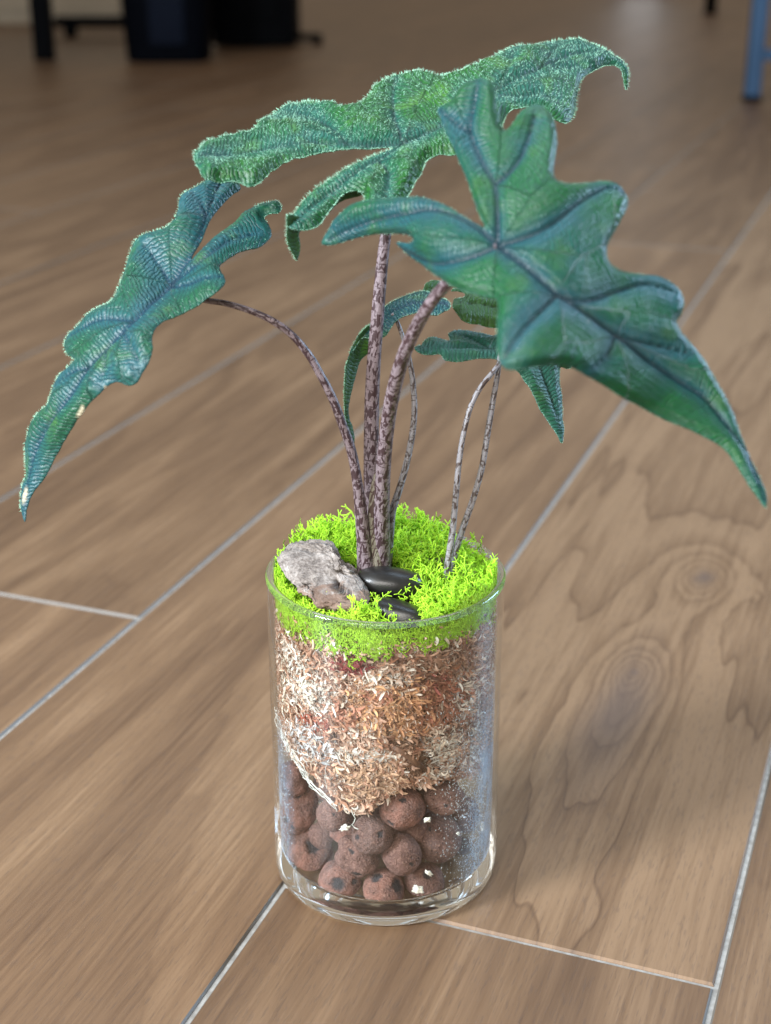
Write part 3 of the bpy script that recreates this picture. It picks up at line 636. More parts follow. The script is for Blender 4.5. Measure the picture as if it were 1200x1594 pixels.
# ---- petioles
tube('petiole', [(590,905,-.002,36),(592,860,-.004,32),(594,800,-.008,26),(596,740,-.014,24),(601,680,-.022,23),(610,620,-.034,23),(626,560,-.048,22.5),(645,515,-.060,21),(668,475,-.072,20),(692,445,-.082,19),(730,410,-.092,16),(774,384,-.0985,12)], m_stem, plant, label='thick mottled stem leaning toward the nearest leaf')
tube('petiole', [(580,905,.004,30),(579,860,.004,27),(579,800,.004,26),(578,740,.004,25),(578,680,.004,24),(579,620,.004,23.5),(582,560,.004,22),(587,500,.005,21),(592,440,.006,19.5),(599,375,.007,18),(612,290,.008,16),(628,226,.0078,12)], m_stem, plant, label='straight mottled stem rising to the topmost leaf')
tube('petiole', [(571,905,-.006,34),(568,860,-.007,26),(562,800,-.009,20),(556,750,-.010,16.5),(547,702,-.011,15.5),(533,661,-.012,14.5),(517,619,-.013,14),(499,584,-.014,13),(481,553,-.015,12.5),(455,522,-.016,11.5),(425,500,-.016,11),(390,484,-.016,10),(350,472,-.0165,9.5),(318,467,-.017,9),(290,456,-.017,8),(266,445,-.016,7)], m_stem, plant, label='thin mottled stem arching left to the long leaf')
tube('petiole', [(602,890,.006,16),(606,840,.007,14),(611,795,.010,12),(622,760,.014,11),(633,720,.018,10.5),(641,680,.021,10),(645,640,.024,9.5),(643,600,.027,9),(637,560,.028,8),(627,525,.029,7),(617,498,.030,6),(610,488,.030,5)], m_stem2, plant, label='thin grey mottled stem bending behind the thick stems')
tube('sheath', [(584,905,-.006,34),(583,865,-.0065,28),(582,825,-.0068,22),(582,790,-.0070,18),(583,762,-.0070,14),(586,742,-.0070,10),(589,726,-.0070,3)], m_sheath, plant, label='papery greenish sheath wrapped around the stem bases', flat=.6)
tube('crown', [(584,925,.000,58),(584,900,.000,54),(583,872,.000,47),(583,845,.001,38),(583,820,.002,26)], m_stem, plant, label='swollen mottled base of the stems', flat=.8)

# ================================================================ THE SMALL OFFSET PLANT
plant2 = empty('young_alocasia_plant', (.027, .0, .145))
tag(plant2, 'small young alocasia with two thin grey stems rising at the right of the vase', 'plant')
tube('petiole', [(694,900,.000,11),(699,865,.001,11),(705,820,.003,10),(710,765,.006,9.5),(715,715,.009,9),(722,672,.012,8.5),(733,632,.015,8.5),(748,603,.018,8),(765,582,.021,8),(778,566,.024,7),(800,540,.028,6)], m_stem2, plant2, label='crooked thin stem on the left')
tube('petiole', [(701,900,.006,11),(708,862,.007,10.5),(721,820,.009,10),(737,775,.012,9.5),(750,728,.015,9.5),(758,680,.018,9.5),(767,625,.021,9),(775,580,.024,8),(780,545,.027,7),(800,505,.036,6)], m_stem2, plant2, label='straight thin stem on the right')
outE = D0([(623,515),(640,503),(665,498),(682,474),(720,459),(770,464),(815,480),(832,468),(818,444),(850,422),(900,417),(960,425),(1020,435),(1090,443)]) + [(800,505),(830,500),(865,520),(885,545),(893,568),(886,572),(876,570),(874,595),(877,620),(878,647),(880,670),(877,688),(870,676),(858,658),(843,633),(830,607),(812,580),(795,565)] + D0([(1140,590),(1085,580),(1040,578),(960,586),(900,598),(850,597),(800,592),(782,570),(768,556),(700,561),(660,552),(635,537)])
leaf('leaf', outE, [(650,538,.036),(700,525,.045),(700,552,.034),(775,520,.050),(775,556,.034),(820,520,.044),(878,688,.016),(850,600,.028),(885,560,.040),(830,600,.024)], [(2.0, [(800,545),(750,540),(700,540),(655,538)]), (2.2, [(800,545),(835,560),(852,600),(866,640),(877,684)]), (1.6, [(760,538),(730,525),(705,518)])], [m_leafE, m_under], plant2, grid=2.8, puff=.0014, groove=.0008, curl=.0012, wave=.0018, edge_hairs=500, hair_len=.0007, seed=21, label='small dark green leaf with a bright tip pointing down')
outF = D0([(850,278),(850,250),(860,233),(885,233),(912,228),(917,207),(885,194),(840,190),(850,178),(900,182),(960,200),(1090,215)]) + [(800,452),(840,470),(830,505),(800,512),(775,507)] + D0([(1090,402),(1050,394),(1000,382),(940,376),(903,362),(882,332),(862,300)])
leaf('leaf', outF, [(708,470,.048),(720,455,.056),(775,460,.058),(775,505,.046),(830,485,.052)], [(1.6, D0([(1300,300),(1090,290),(1020,275),(950,270),(880,258)]))], [m_leafF, m_leafF], plant2, grid=2.8, puff=.0010, groove=.0010, curl=.0012, wave=.0018, edge_hairs=300, hair_len=.0007, seed=22, label='small olive green leaf half hidden behind the big leaf')
outG = D0([(682,165),(700,142),(745,130),(795,150),(820,175),(790,215),(745,228),(700,222),(676,200)])
leaf('leaf_lobe', outG, [(662,440,.046),(690,436,.050),(680,458,.044)], [(1.2, D0([(800,170),(740,175),(690,190)]))], [m_leafF, m_leafF], plant2, grid=2.6, puff=.0006, groove=.0005, curl=.0008, wave=.0015, edge_hairs=80, hair_len=.0006, seed=23, label='ruffled green lobe peeking out behind the thick stem')

# ================================================================ MOSS
mm_, nt, b = mat('lime_reindeer_moss')
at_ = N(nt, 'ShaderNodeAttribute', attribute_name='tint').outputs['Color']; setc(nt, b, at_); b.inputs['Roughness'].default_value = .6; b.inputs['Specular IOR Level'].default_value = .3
tr = N(nt, 'ShaderNodeBsdfTranslucent', inp={0: at_}); mx = N(nt, 'ShaderNodeMixShader', inp={0: .38}); out = nt.nodes['Material Output']
nt.links.new(b.outputs[0], mx.inputs[1]); nt.links.new(tr.outputs[0], mx.inputs[2]); nt.links.new(mx.outputs[0], out.inputs[0])
def clump(seed, depthmax=4, l0=.0038, r0=.00056):
    rr = random.Random(seed); V = []; T = []; H = []
    def seg(p, d, L, r, k):
        q = p+d*L; a = d.orthogonal().normalized(); b_ = d.cross(a); i = len(V); r2 = r*.86
        for j in range(3): V.append(p+(a*math.cos(j*2.094)+b_*math.sin(j*2.094))*r); H.append(k)
        for j in range(3): V.append(q+(a*math.cos(j*2.094)+b_*math.sin(j*2.094))*r2); H.append(k+1)
        V.append(q+d*r2*1.2); H.append(k+1)
        for j in range(3):
            j2 = (j+1) % 3; T.extend([(i+j, i+j2, i+3+j2), (i+j, i+3+j2, i+3+j), (i+3+j, i+3+j2, i+6)])
        if k >= depthmax: return
        nb = 2 if rr.random() < .75 else 3
        if k == 0: nb = 3
        for _ in range(nb):
            dd = (d+Vector((rr.gauss(0, 1), rr.gauss(0, 1), rr.gauss(0, 1)))*.80).normalized()
            seg(q, dd, L*rr.uniform(.66, .95), r2*.93, k+1)
    seg(Vector((0, 0, 0)), Vector((0, 0, 1)), l0, r0, 0)
    return np.array([tuple(v) for v in V]), np.array(T), np.array(H)/(depthmax+1)
clumps = [clump(i) for i in range(7)]+[clump(50+i, 5, .0024, .00036) for i in range(5)]
MV = []; MT = []; MC = []; cnt = 0
def put_clump(p, up, s, fine=False, shade=1.0):
    global cnt
    V, T, H = clumps[random.randrange(7, 12) if fine else random.randrange(0, 7)]
    z = Vector(up).normalized(); q = z.to_track_quat('Z', 'Y').to_matrix() @ Matrix.Rotation(random.uniform(0, 6.28), 3, 'Z')
    W = V @ np.array(q).T*s+np.array(p)
    if True:   # stay inside the glass
        rad = np.hypot(W[:, 0], W[:, 1]); lim = np.where(W[:, 2] < .165, RI-.0008, 9.0); k = np.minimum(1, lim/np.maximum(rad, 1e-6)); W[:, 0] *= k; W[:, 1] *= k
    MV.append(W); MT.append(T+cnt); cnt += len(V)
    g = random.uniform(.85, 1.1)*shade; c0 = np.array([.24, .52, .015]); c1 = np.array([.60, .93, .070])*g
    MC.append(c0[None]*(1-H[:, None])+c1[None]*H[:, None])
def moss_h(x, y):
    r = math.hypot(x, y); hh = .1438+.004*noise.noise(Vector((x*60, y*60, 3)))
    hh += .0085*max(0, min(1, (y+.008)/.03))*(1-max(0, (r-.036)/.014)*.6)
    hh -= .003*max(0, -y/.05)
    return hh
random.seed(11)
for _ in range(520):
    a = random.uniform(0, 2*math.pi); r = .0470*math.sqrt(random.random()); x, y = r*math.cos(a), r*math.sin(a)
    # leave room for stones, rock and the stems
    if ((x-.004)/.020)**2+((y+.011)/.0095)**2 < 1 or ((x-.006)/.017)**2+((y+.034)/.012)**2 < 1: 
        if random.random() < .93: continue
    if ((x+.004)/.011)**2+((y)/.007)**2 < 1: continue
    if ((x+.028)/.020)**2+((y+.010)/.020)**2 < 1: continue
    z = moss_h(x, y)-.004
    right = x > .030
    put_clump((x, y, z), (x*8+random.gauss(0, .35), y*8+random.gauss(0, .35)-.1, 1), random.uniform(.85, 1.35)*(.75 if right else 1), fine=right or random.random() < .25)
def low_edge(a):      # lower border of the moss against the glass
    return .1375-.004*math.sin(a*3+1)-.0035*math.sin(a*7+2.2)
for _ in range(560):   # band pressed against the glass
    a = random.uniform(0, 2*math.pi) if random.random() < .25 else random.uniform(-math.pi, 0)
    lo = low_edge(a)-.002; z = random.uniform(lo, .1475)
    r = random.uniform(.0412, .0467)
    if z > .1415 and -.005 < r*math.cos(a) < .017: continue
    put_clump((r*math.cos(a), r*math.sin(a), z), (math.cos(a)*1.1+random.gauss(0, .4), math.sin(a)*1.1+random.gauss(0, .4), .5+random.gauss(0, .5)), random.uniform(.75, 1.1), fine=random.random() < .35, shade=1.1)  # extra brightness put into the tip colour, offsetting dim light behind glass
for (u, v, Y) in ((655,935,-.022),(680,925,-.020),(700,915,-.016),(665,955,-.030),(560,955,-.038),(590,965,-.041),(540,958,-.040),(575,945,-.030),(640,925,-.016),(720,900,-.012),(690,945,-.03),(710,935,-.03),(730,925,-.026),(655,915,-.010)):
    for _ in range(3):
        p = at(u+random.gauss(0, 5), v+random.gauss(0, 4), Y); put_clump(p-np.array([0, JC, .004]), (random.gauss(0, .5), -.4+random.gauss(0, .3), 1), random.uniform(.8, 1.1))
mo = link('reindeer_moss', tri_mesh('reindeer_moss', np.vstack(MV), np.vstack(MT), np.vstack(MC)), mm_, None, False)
mo.location = (0, JC, 0)
tag(mo, 'bright lime green reindeer moss covering the top of the vase', 'moss', kind='stuff')

# ================================================================ SPHAGNUM
ms, nt, b = mat('dried_sphagnum')
at_ = N(nt, 'ShaderNodeAttribute', attribute_name='tint').outputs['Color']
tc = N(nt, 'ShaderNodeTexCoord').outputs['Object']
setc(nt, b, mixc(nt, .5, at_, ramp(nt, noise_(nt, tc, 900, 3), [(.3, .45), (.7, 1.3)]), 'MULTIPLY')); b.inputs['Roughness'].default_value = .65
tr = N(nt, 'ShaderNodeBsdfTranslucent', inp={0: at_}); mx = N(nt, 'ShaderNodeMixShader', inp={0: .25}); out = nt.nodes['Material Output']
nt.links.new(b.outputs[0], mx.inputs[1]); nt.links.new(tr.outputs[0], mx.inputs[2]); nt.links.new(mx.outputs[0], out.inputs[0])
def wall_az_z(u, v, rad=.0475): p = on_wall(u, v, rad); return math.atan2(p[0], -(p[1]-JC)), p[2]
# lower border of the moss seen through the glass: pixel polyline -> (azimuth, height)
border = [wall_az_z(u, v) for u, v in ((427,1165),(450,1190),(480,1215),(505,1240),(525,1262),(545,1285),(570,1272),(600,1250),(630,1238),(665,1232),(700,1226),(740,1218),(764,1205))]
bx = np.array([-3.2]+[p[0] for p in border]+[3.2]); bz = np.array([border[0][1]]+[p[1] for p in border]+[border[-1][1]])
SV = []; STt = []; SC = []; cnt2 = 0
pal = np.array([(.66,.46,.36),(.74,.60,.50),(.52,.31,.22),(.40,.20,.13),(.62,.37,.27),(.84,.78,.72),(.26,.13,.09)])
def flake(p, d, nrm, L, wd, c, curlv):
    global cnt2
    k = 7; turn = random.gauss(0, .30); side = np.cross(nrm, d); side /= np.linalg.norm(side)+1e-9
    pts = []; q = p.copy(); dd = d.copy(); nn = nrm.copy()
    for i in range(k):
        t = i/(k-1); ww = wd*math.sin(math.pi*min(.97, .12+.85*t))**.8
        pts.append(q-side*ww+nn*ww*.5); pts.append(q); pts.append(q+side*ww+nn*ww*.5)
        q = q+dd*(L/(k-1)); dd = dd+nn*curlv*.35+side*turn; dd /= np.linalg.norm(dd); side = np.cross(nn, dd); side /= np.linalg.norm(side)+1e-9
    T = []
    for i in range(k-1):
        a = i*3
        for s_ in (0, 1): T += [(a+s_, a+s_+1, a+s_+4), (a+s_, a+s_+4, a+s_+3)]
    pts = np.array(pts); rad = np.hypot(pts[:, 0], pts[:, 1]); f = np.minimum(1, (RI-.0003)/rad); pts[:, 0] *= f; pts[:, 1] *= f
    SV.append(pts); STt.append(np.array(T)+cnt2); cnt2 += len(pts); SC.append(np.repeat(c[None], len(pts), 0)*np.linspace(.8, 1.1, len(pts))[:, None])
spots = [(485,1128,38,16,(.42,.12,.08),.45),(530,1110,30,18,(.56,.26,.18),.45),(545,1165,40,20,(.60,.38,.28),.4),(680,1070,25,22,(.45,.14,.12),.4),(600,1100,60,45,(.66,.36,.19),.5),(650,1110,35,30,(.56,.28,.15),.5),(470,1070,55,35,(.80,.74,.67),.6),(545,1035,35,14,(.22,.03,.03),.85),(700,1090,50,45,(.40,.17,.11),.6),(690,1170,40,35,(.74,.66,.58),.5),(480,1160,50,25,(.66,.66,.68),.5),(570,1210,60,40,(.60,.38,.25),.5),(650,1190,25,18,(.20,.10,.06),.8),(440,1050,15,60,(.80,.72,.60),.5),(720,1030,40,20,(.45,.27,.19),.5),(660,1030,50,16,(.34,.19,.13),.6),(740,1130,20,60,(.66,.58,.50),.4)]
spots += [(600,1058,45,14,(.74,.64,.56),.4),(722,1085,28,40,(.72,.62,.54),.4),(560,1178,45,12,(.80,.75,.70),.5),(455,1020,35,16,(.82,.74,.66),.5),(700,1195,35,14,(.74,.64,.56),.4),(600,1028,35,8,(.16,.08,.06),.6),(632,1158,34,8,(.15,.08,.05),.6),(700,1135,22,12,(.17,.09,.07),.5),(510,1150,30,7,(.18,.10,.08),.5),(590,1085,30,8,(.50,.20,.13),.5),(650,1060,20,9,(.18,.09,.07),.5)]  # dark entries paint the shade of crevice gaps into the moss colour
spots = [(*wall_az_z(min(max(u, 421), 770), v), rx/181/1.0, ry*.00031, np.array(c), k) for u, v, rx, ry, c, k in spots]
random.seed(5)
for _ in range(46000):
    a = random.uniform(-1.75, 1.75) if random.random() < .94 else random.uniform(-3.14, 3.14)
    zb = np.interp(a, bx, bz); z = random.uniform(zb-.001, .1400+.001*math.sin(a*5))
    rmax = RI-.0010-.010*max(0, 1-(z-zb)/.006)**2
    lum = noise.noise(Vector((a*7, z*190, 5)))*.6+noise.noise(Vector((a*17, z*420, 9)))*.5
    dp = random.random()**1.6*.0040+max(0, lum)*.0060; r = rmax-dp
    p = np.array([r*math.sin(a), -r*math.cos(a), z]); nrm = np.array([math.sin(a), -math.cos(a), 0.]); tx = np.array([math.cos(a), math.sin(a), 0.])
    flow = 3.0*noise.noise(Vector((p[0]*55, p[1]*55, p[2]*55)))+random.gauss(0, .8)
    d = tx*math.cos(flow)+np.array([0, 0, 1.])*math.sin(flow)*.8+nrm*random.gauss(0, .28); d /= np.linalg.norm(d)
    c = pal[random.choices(range(7), (4, 3.5, 4, 3.5, 4.5, 3, 3))[0]].copy()
    n3 = noise.noise(Vector((p[0]*70+9, p[1]*70, p[2]*70)))
    if n3 > .18: c = c*.72*np.array([1.05, .9, .8])
    for (sa, sz, ra, rz, cc, kq) in spots:
        q = ((a-sa)/ra)**2+((z-sz)/rz)**2
        if q < 1.4 and random.random() < kq*(1.25-q*.6): c = cc*random.uniform(.75, 1.25)
    c *= random.uniform(.62, 1.25)*(1-.35*min(1, max(0, lum)))  # flakes set deeper are also darkened, recess shade put into the colour
    big = random.random()
    L = random.uniform(.0012, .0032) if big < .84 else random.uniform(.003, .006)
    flake(p, d, nrm*random.choice((1, -1, .3)), L, (random.uniform(.00007, .00018) if big < .5 else random.uniform(.00013, .00030)) if big < .84 else random.uniform(.00035, .00075), c*1.1*(1 if big < .84 else 1.12), random.uniform(-1.0, 1.0)*.8)
# dark peaty core behind the flakes
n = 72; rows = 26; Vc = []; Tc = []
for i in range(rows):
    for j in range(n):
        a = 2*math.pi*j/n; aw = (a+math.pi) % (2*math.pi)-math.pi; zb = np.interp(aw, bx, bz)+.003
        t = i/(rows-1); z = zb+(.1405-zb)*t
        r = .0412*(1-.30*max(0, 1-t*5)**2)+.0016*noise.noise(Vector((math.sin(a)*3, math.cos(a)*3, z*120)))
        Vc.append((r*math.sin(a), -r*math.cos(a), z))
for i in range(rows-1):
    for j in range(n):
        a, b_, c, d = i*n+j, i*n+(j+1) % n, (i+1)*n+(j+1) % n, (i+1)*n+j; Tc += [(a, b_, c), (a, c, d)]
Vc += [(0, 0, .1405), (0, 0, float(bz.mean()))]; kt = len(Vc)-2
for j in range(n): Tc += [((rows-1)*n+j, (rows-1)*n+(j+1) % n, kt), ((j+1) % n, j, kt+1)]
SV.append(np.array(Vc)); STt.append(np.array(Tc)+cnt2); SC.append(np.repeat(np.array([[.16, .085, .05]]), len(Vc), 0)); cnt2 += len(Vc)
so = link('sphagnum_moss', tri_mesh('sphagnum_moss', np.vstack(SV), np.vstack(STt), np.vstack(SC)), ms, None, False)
so.location = (0, JC, 0)
tag(so, 'dried tan and rust sphagnum moss packed in the middle of the vase', 'sphagnum', kind='stuff')

# ================================================================ ROOTS (part of the plant)
mr, nt, b = mat('pale_root'); tc = N(nt, 'ShaderNodeTexCoord').outputs['Object']; setc(nt, b, ramp(nt, noise_(nt, tc, 300, 3), [(.3, (.50, .50, .46)), (.7, (.80, .80, .76))])); b.inputs['Roughness'].default_value = .6
def root(pts, wd, jit, seed):
    rr = np.random.default_rng(seed); C = catmull(pts, 6); C = C+rr.normal(0, jit, C.shape); P = []
    for u, v in C: P.append(on_wall(u, v, RI-.0007))
    P = np.array(P); vs = []; fs = []
    for i, p in enumerate(P):
        t = P[min(i+1, len(P)-1)]-P[max(i-1, 0)]; t /= np.linalg.norm(t)+1e-9; nrm = np.array([p[0], p[1], 0]); nrm /= np.linalg.norm(nrm); s_ = np.cross(t, nrm)
        r = wd*rr.uniform(.7, 1.2)
        for k in range(5): vs.append(p+nrm*math.cos(k*1.2566)*min(r, .0006)+s_*math.sin(k*1.2566)*r)
    for i in range(len(P)-1):
        for k in range(5): fs.append((i*5+k, i*5+(k+1) % 5, (i+1)*5+(k+1) % 5, (i+1)*5+k))
    return link('root', mesh('root', vs, fs), mr, plant)
for i in range(7):
    dx = random.uniform(-7, 7); dy = random.uniform(-7, 7)
    root([(430+dx*.4,1108+dy),(437+dx,1140+dy),(452+dx,1170+dy),(468+dx,1195+dy),(485+dx,1222+dy),(505+dx*.8,1240+dy),(522+dx*.5,1256+dy)], random.uniform(.00007, .00017), 1.5, i)
root([(452,1165),(465,1172),(480,1176),(488,1184),(478,1186),(470,1180)], .00013, .4, 20)
root([(508,1190),(506,1210),(509,1228)], .00011, .5, 21)
root([(548,1262),(552,1275),(548,1284),(556,1290)], .00022, .8, 22)

# ================================================================ CLAY PEBBLES
mc, nt, b = mat('fired_clay'); tc = N(nt, 'ShaderNodeTexCoord').outputs['Object']; oi = N(nt, 'ShaderNodeObjectInfo')
att_c = N(nt, 'ShaderNodeObjectInfo').outputs['Color']
n1 = noise_(nt, tc, 180, 4, .6); n2 = noise_(nt, tc, 1100, 3, .6); vor = N(nt, 'ShaderNodeTexVoronoi', inp={'Scale': 420.0}); nt.links.new(tc, vor.inputs['Vector'])
c = mixc(nt, ramp(nt, n1, [(.35, 0.0), (.65, 1.0)]), att_c, (.105, .050, .042)); c = mixc(nt, ramp(nt, n2, [(.5, 0.0), (.66, .7)]), c, (.32, .18, .145))
pit = ramp(nt, vor.outputs['Distance'], [(.10, 1.0), (.22, 0.0)])
c = mixc(nt, M_(nt, 'MULTIPLY', pit, ramp(nt, n1, [(.5, 0.0), (.6, .7)])), c, (.04, .02, .018))
pitA = N(nt, 'ShaderNodeAttribute', attribute_name='pit').outputs['Fac']; c = mixc(nt, pitA, c, (.030, .028, .034))
setc(nt, b, c); b.inputs['Roughness'].default_value = .85
bq_ = bump(nt, b, M_(nt, 'SUBTRACT', n2, M_(nt, 'MULTIPLY', pit, .5)), 1.0, .0013); bump(nt, b, noise_(nt, tc, 420, 3, .6), .6, .0012, bq_)
def ball(u, v, rx, ry, ang, label, colr=(.27, .115, .085), pits=(), lump=.05, seed=0, push=0.0, bumps=()):
    rx *= 1.05; ry *= 1.05; r0 = (rx+ry)/2*.66/F*.98
    c = on_wall(u, v, RI-.0006-r0-push); dz = depth(c); Rx, Ry = rx*dz/F, ry*dz/F
    rm = min(Rx, Ry)
    bm = bmesh.new(); bmesh.ops.create_icosphere(bm, subdivisions=5, radius=1)
    Rm = Matrix.Rotation(PITCH, 3, 'X')  # x right, y depth, z up in view
    vs = []; pv = []
    ca, sa = math.cos(ang), math.sin(ang)
    pdirs = [(Vector((px*1.0, -math.sqrt(max(.02, 1-px*px-py*py)), py)).normalized(), s_) for px, py, s_ in pits]
    bdirs = [(Vector((px, -math.sqrt(max(.02, 1-px*px-py*py)), py)).normalized(), s_, h_) for px, py, s_, h_ in bumps]
    for vt in bm.verts:
        p = vt.co.copy(); h = 1+1.5*lump*noise.noise(p*1.6+Vector((seed*7, 0, 0)))+lump*.35*noise.noise(p*5+Vector((seed*3, 5, 0)))+.020*noise.noise(p*11+Vector((0, seed, 0)))+.010*noise.noise(p*26)
        pt = 0
        for d_, s_ in pdirs:
            q = (p-d_).length+.10*noise.noise(p*8)
            if q < s_*1.4: k = max(0, min(1, (s_-q)/(s_*.35)+.3)); h -= .16*k*min(1, s_*2.2); pt = max(pt, k)
        for d_, s_, h_ in bdirs: h += h_*math.exp(-((p-d_).length/s_)**2)
        q = Vector((p.x*Rx, p.y*rm, p.z*Ry))*h; q = Vector((q.x*ca-q.z*sa, q.y, q.x*sa+q.z*ca))
        vt.co = Rm.inverted() @ q; vt.co = Matrix.Rotation(-PITCH, 3, 'X') @ q; pv.append(pt)
    me = bpy.data.meshes.new('clay_pebble'); bm.to_mesh(me); bm.free()
    a = me.attributes.new('pit', 'FLOAT', 'POINT'); a.data.foreach_set('value', np.array(pv, np.float32))
    V = np.array([v_.co for v_ in me.vertices])+c; V[:, 1] -= JC; rad = np.hypot(V[:, 0], V[:, 1]); f = np.minimum(1, (RI-.0004)/rad); V[:, 0] *= f; V[:, 1] *= f
    V[:, 2] = np.maximum(V[:, 2], .0092+.004*np.clip((np.hypot(V[:, 0], V[:, 1])-.043)/.006, 0, 1)); V[:, 1] += JC
    V -= c
    for v_, q in zip(me.vertices, V): v_.co = q
    o = link('clay_pebble', me, mc); o.location = c; o.color = (*colr, 1)
    tag(o, label, 'clay pebble', 'fired clay pebbles in the bottom of the vase'); return o
red = (.27, .120, .092); brn = (.20, .102, .086); gry = (.155, .094, .087)
ball(466,1258,27,38,-.35, 'tall red clay pebble high at the left glass under the root strands', red, pits=((-.3,.5,.16),(-.5,-.5,.18),(.0,-.75,.14)), lump=.10, seed=1)
ball(455,1212,24,27,.5, 'reddish clay pebble half buried under the moss at the far left', red, lump=.08, seed=2, push=.004)
ball(518,1268,25,24,0, 'small plain clay pebble just right of the tall red one', brn, pits=((.1,.2,.1),), seed=3, push=.002)
ball(481,1332,33,40,-.3, 'largest clay pebble at the lower left with a grey scuffed patch on top', red, pits=((.05,.65,.42),), lump=.06, seed=4, push=.0005)
ball(580,1299,32,29,0, 'grey brown clay pebble in the centre directly under the hanging moss', gry, pits=((.35,.2,.16),(-.7,.0,.12)), seed=5)
ball(626,1258,34,32,0, 'large red clay pebble tucked against the moss right of centre with a dark hole', red, pits=((.0,.55,.15),(-.55,-.6,.20)), seed=6, push=.001)
ball(691,1242,31,26,0, 'flattish brown clay pebble at the upper right below the moss', brn, pits=((.1,-.3,.10),), seed=7, push=.001)
ball(680,1304,37,37,0, 'big smooth grey brown clay pebble at the right', gry, pits=((-.3,.5,.10),), lump=.03, seed=8, push=.004)
ball(625,1330,29,31,.4, 'smooth rounded clay pebble right of centre with a small nick', brn, pits=((.35,-.45,.13),), lump=.03, seed=9)
ball(556,1334,33,27,-.5, 'lumpy double clay pebble between centre and the holed one', brn, pits=((.35,-.75,.25),(-.4,.3,.14)), bumps=((-.75,.45,.5,.22),), lump=.12, seed=10, push=.0015)
ball(529,1370,32,31,0, 'clay pebble at the bottom left with a round dark hole in its face', red, pits=((-.08,.05,.36),(.7,.1,.16)), seed=11)
ball(597,1384,31,31,0, 'red clay pebble at the very bottom with a broken dark corner', red, pits=((.75,.35,.40),(-.35,.75,.30),(.1,-.9,.2)), bumps=((-.2,-.8,.4,.12),), lump=.06, seed=12)
ball(660,1372,30,27,0, 'clay pebble at the bottom right behind the white crumbs', brn, pits=((.2,.6,.30),), lump=.06, seed=13, push=.003)
ball(722,1268,24,27,0, 'shaded clay pebble behind the water droplets at the far right', gry, seed=14, push=.004)
ball(713,1340,22,27,0, 'dim clay pebble low at the far right edge of the vase', gry, seed=15, push=.010)
ball(450,1292,20,20,0, 'small clay pebble wedged at the far left edge', red, seed=16, push=.006)
ball(500,1300,20,20,0, 'clay pebble mostly hidden in the gap left of centre', brn, seed=17, push=.011)
ball(648,1292,20,20,0, 'clay pebble mostly hidden in the gap right of centre', brn, seed=18, push=.012)

for i_, (bx_, by_, bz_) in enumerate(((-.022,-.012,.022),(.0,-.014,.022),(.022,-.010,.022),(-.012,-.020,.040),(.012,-.020,.040),(-.028,-.004,.045),(.028,-.002,.045),(-.020,.014,.024),(.004,.016,.024),(.024,.014,.026),(-.002,.004,.052),(-.022,.018,.048),(.020,.020,.050),(-.012,-.024,.058),(.016,-.022,.060),(-.028,-.014,.066),(.030,-.008,.068))):
    o = bpy.data.objects.new('clay_pebble', bpy.data.objects['clay_pebble.003'].data); col.objects.link(o); o.location = (bx_*.78, by_*.78+.004, bz_); o.rotation_euler = (i_*1.3, i_*.7, i_*2.1); o.scale = (1.05,)*3; o.color = (*((red, brn, gry)[i_ % 3]), 1)
    tag(o, 'clay pebble deep in the heap, showing only in the gaps between the others', 'clay pebble', 'fired clay pebbles in the bottom of the vase')
# ================================================================ CRUMBS
mw, nt, b = mat('white_crumb'); b.inputs['Base Color'].default_value = (.86, .82, .74, 1); b.inputs['Roughness'].default_value = .7
def crumb(u, v, s, label, seed, long=1.0):
    bm = bmesh.new(); bmesh.ops.create_icosphere(bm, subdivisions=3, radius=1); c = on_wall(u, v, RI-.0010)
    for vt in bm.verts:
        p = vt.co.copy(); h = 1+1.1*noise.noise(p*1.9+Vector((seed*5, 1, 2)))+.5*noise.noise(p*4+Vector((seed, 3, 0))); vt.co = Vector((p.x*s*h, p.y*s*.35*h, p.z*s*h*long))
    me = bpy.data.meshes.new('moss_crumb'); bm.to_mesh(me); bm.free(); o = link('moss_crumb', me, mw); o.location = c; o.rotation_euler = (0, seed*.4, 0)
    tag(o, label, 'crumb', 'white crumbs inside the vase'); return o
crumb(667,1359,.0015, 'white crumb shaped like a dash, stuck inside the glass at the lower right', 2, .6)
crumb(650,1385,.0016, 'white ragged crumb lowest on the glass, under the dash shaped one', 5, 1.25)
crumb(665,1276,.0013, 'cream crumb resting between the two large pebbles at the right', 7, .8)
crumb(713,1297,.0006, 'tiny white speck on the glass at the right', 9, 1.2)
crumb(537,1289,.0013, 'pinkish shred lying under the hanging moss tip', 11, 1.5)
# twig
mt_, nt, b = mat('brown_twig'); tc = N(nt, 'ShaderNodeTexCoord').outputs['Object']; setc(nt, b, ramp(nt, noise_(nt, vscale(nt, tc, (1, 1, .3)), 700, 3), [(.3, (.08, .035, .02)), (.7, (.20, .10, .06))])); b.inputs['Roughness'].default_value = .7
P = [on_wall(u, v, RI-.0011) for u, v in ((612,1163),(628,1172),(642,1183),(658,1196))]
bm = bmesh.new(); prev = None
for i, p in enumerate(P):
    t_ = P[min(i+1, 3)]-P[max(i-1, 0)]; t_ /= np.linalg.norm(t_); nr = np.array([p[0], p[1], 0]); nr /= np.linalg.norm(nr); s_ = np.cross(t_, nr)
    ring = [bm.verts.new(tuple(p+(nr*math.cos(k*.785)*.0008+s_*math.sin(k*.785)*.0014)*(.8+.15*i))) for k in range(8)]
    if prev: [bm.faces.new((prev[k], prev[(k+1) % 8], ring[(k+1) % 8], ring[k])) for k in range(8)]
    else: bm.faces.new(ring)
    prev = ring
bm.faces.new(prev); tag(bm_obj('twig', bm, mt_), 'short brown twig lying in the sphagnum against the glass', 'twig')

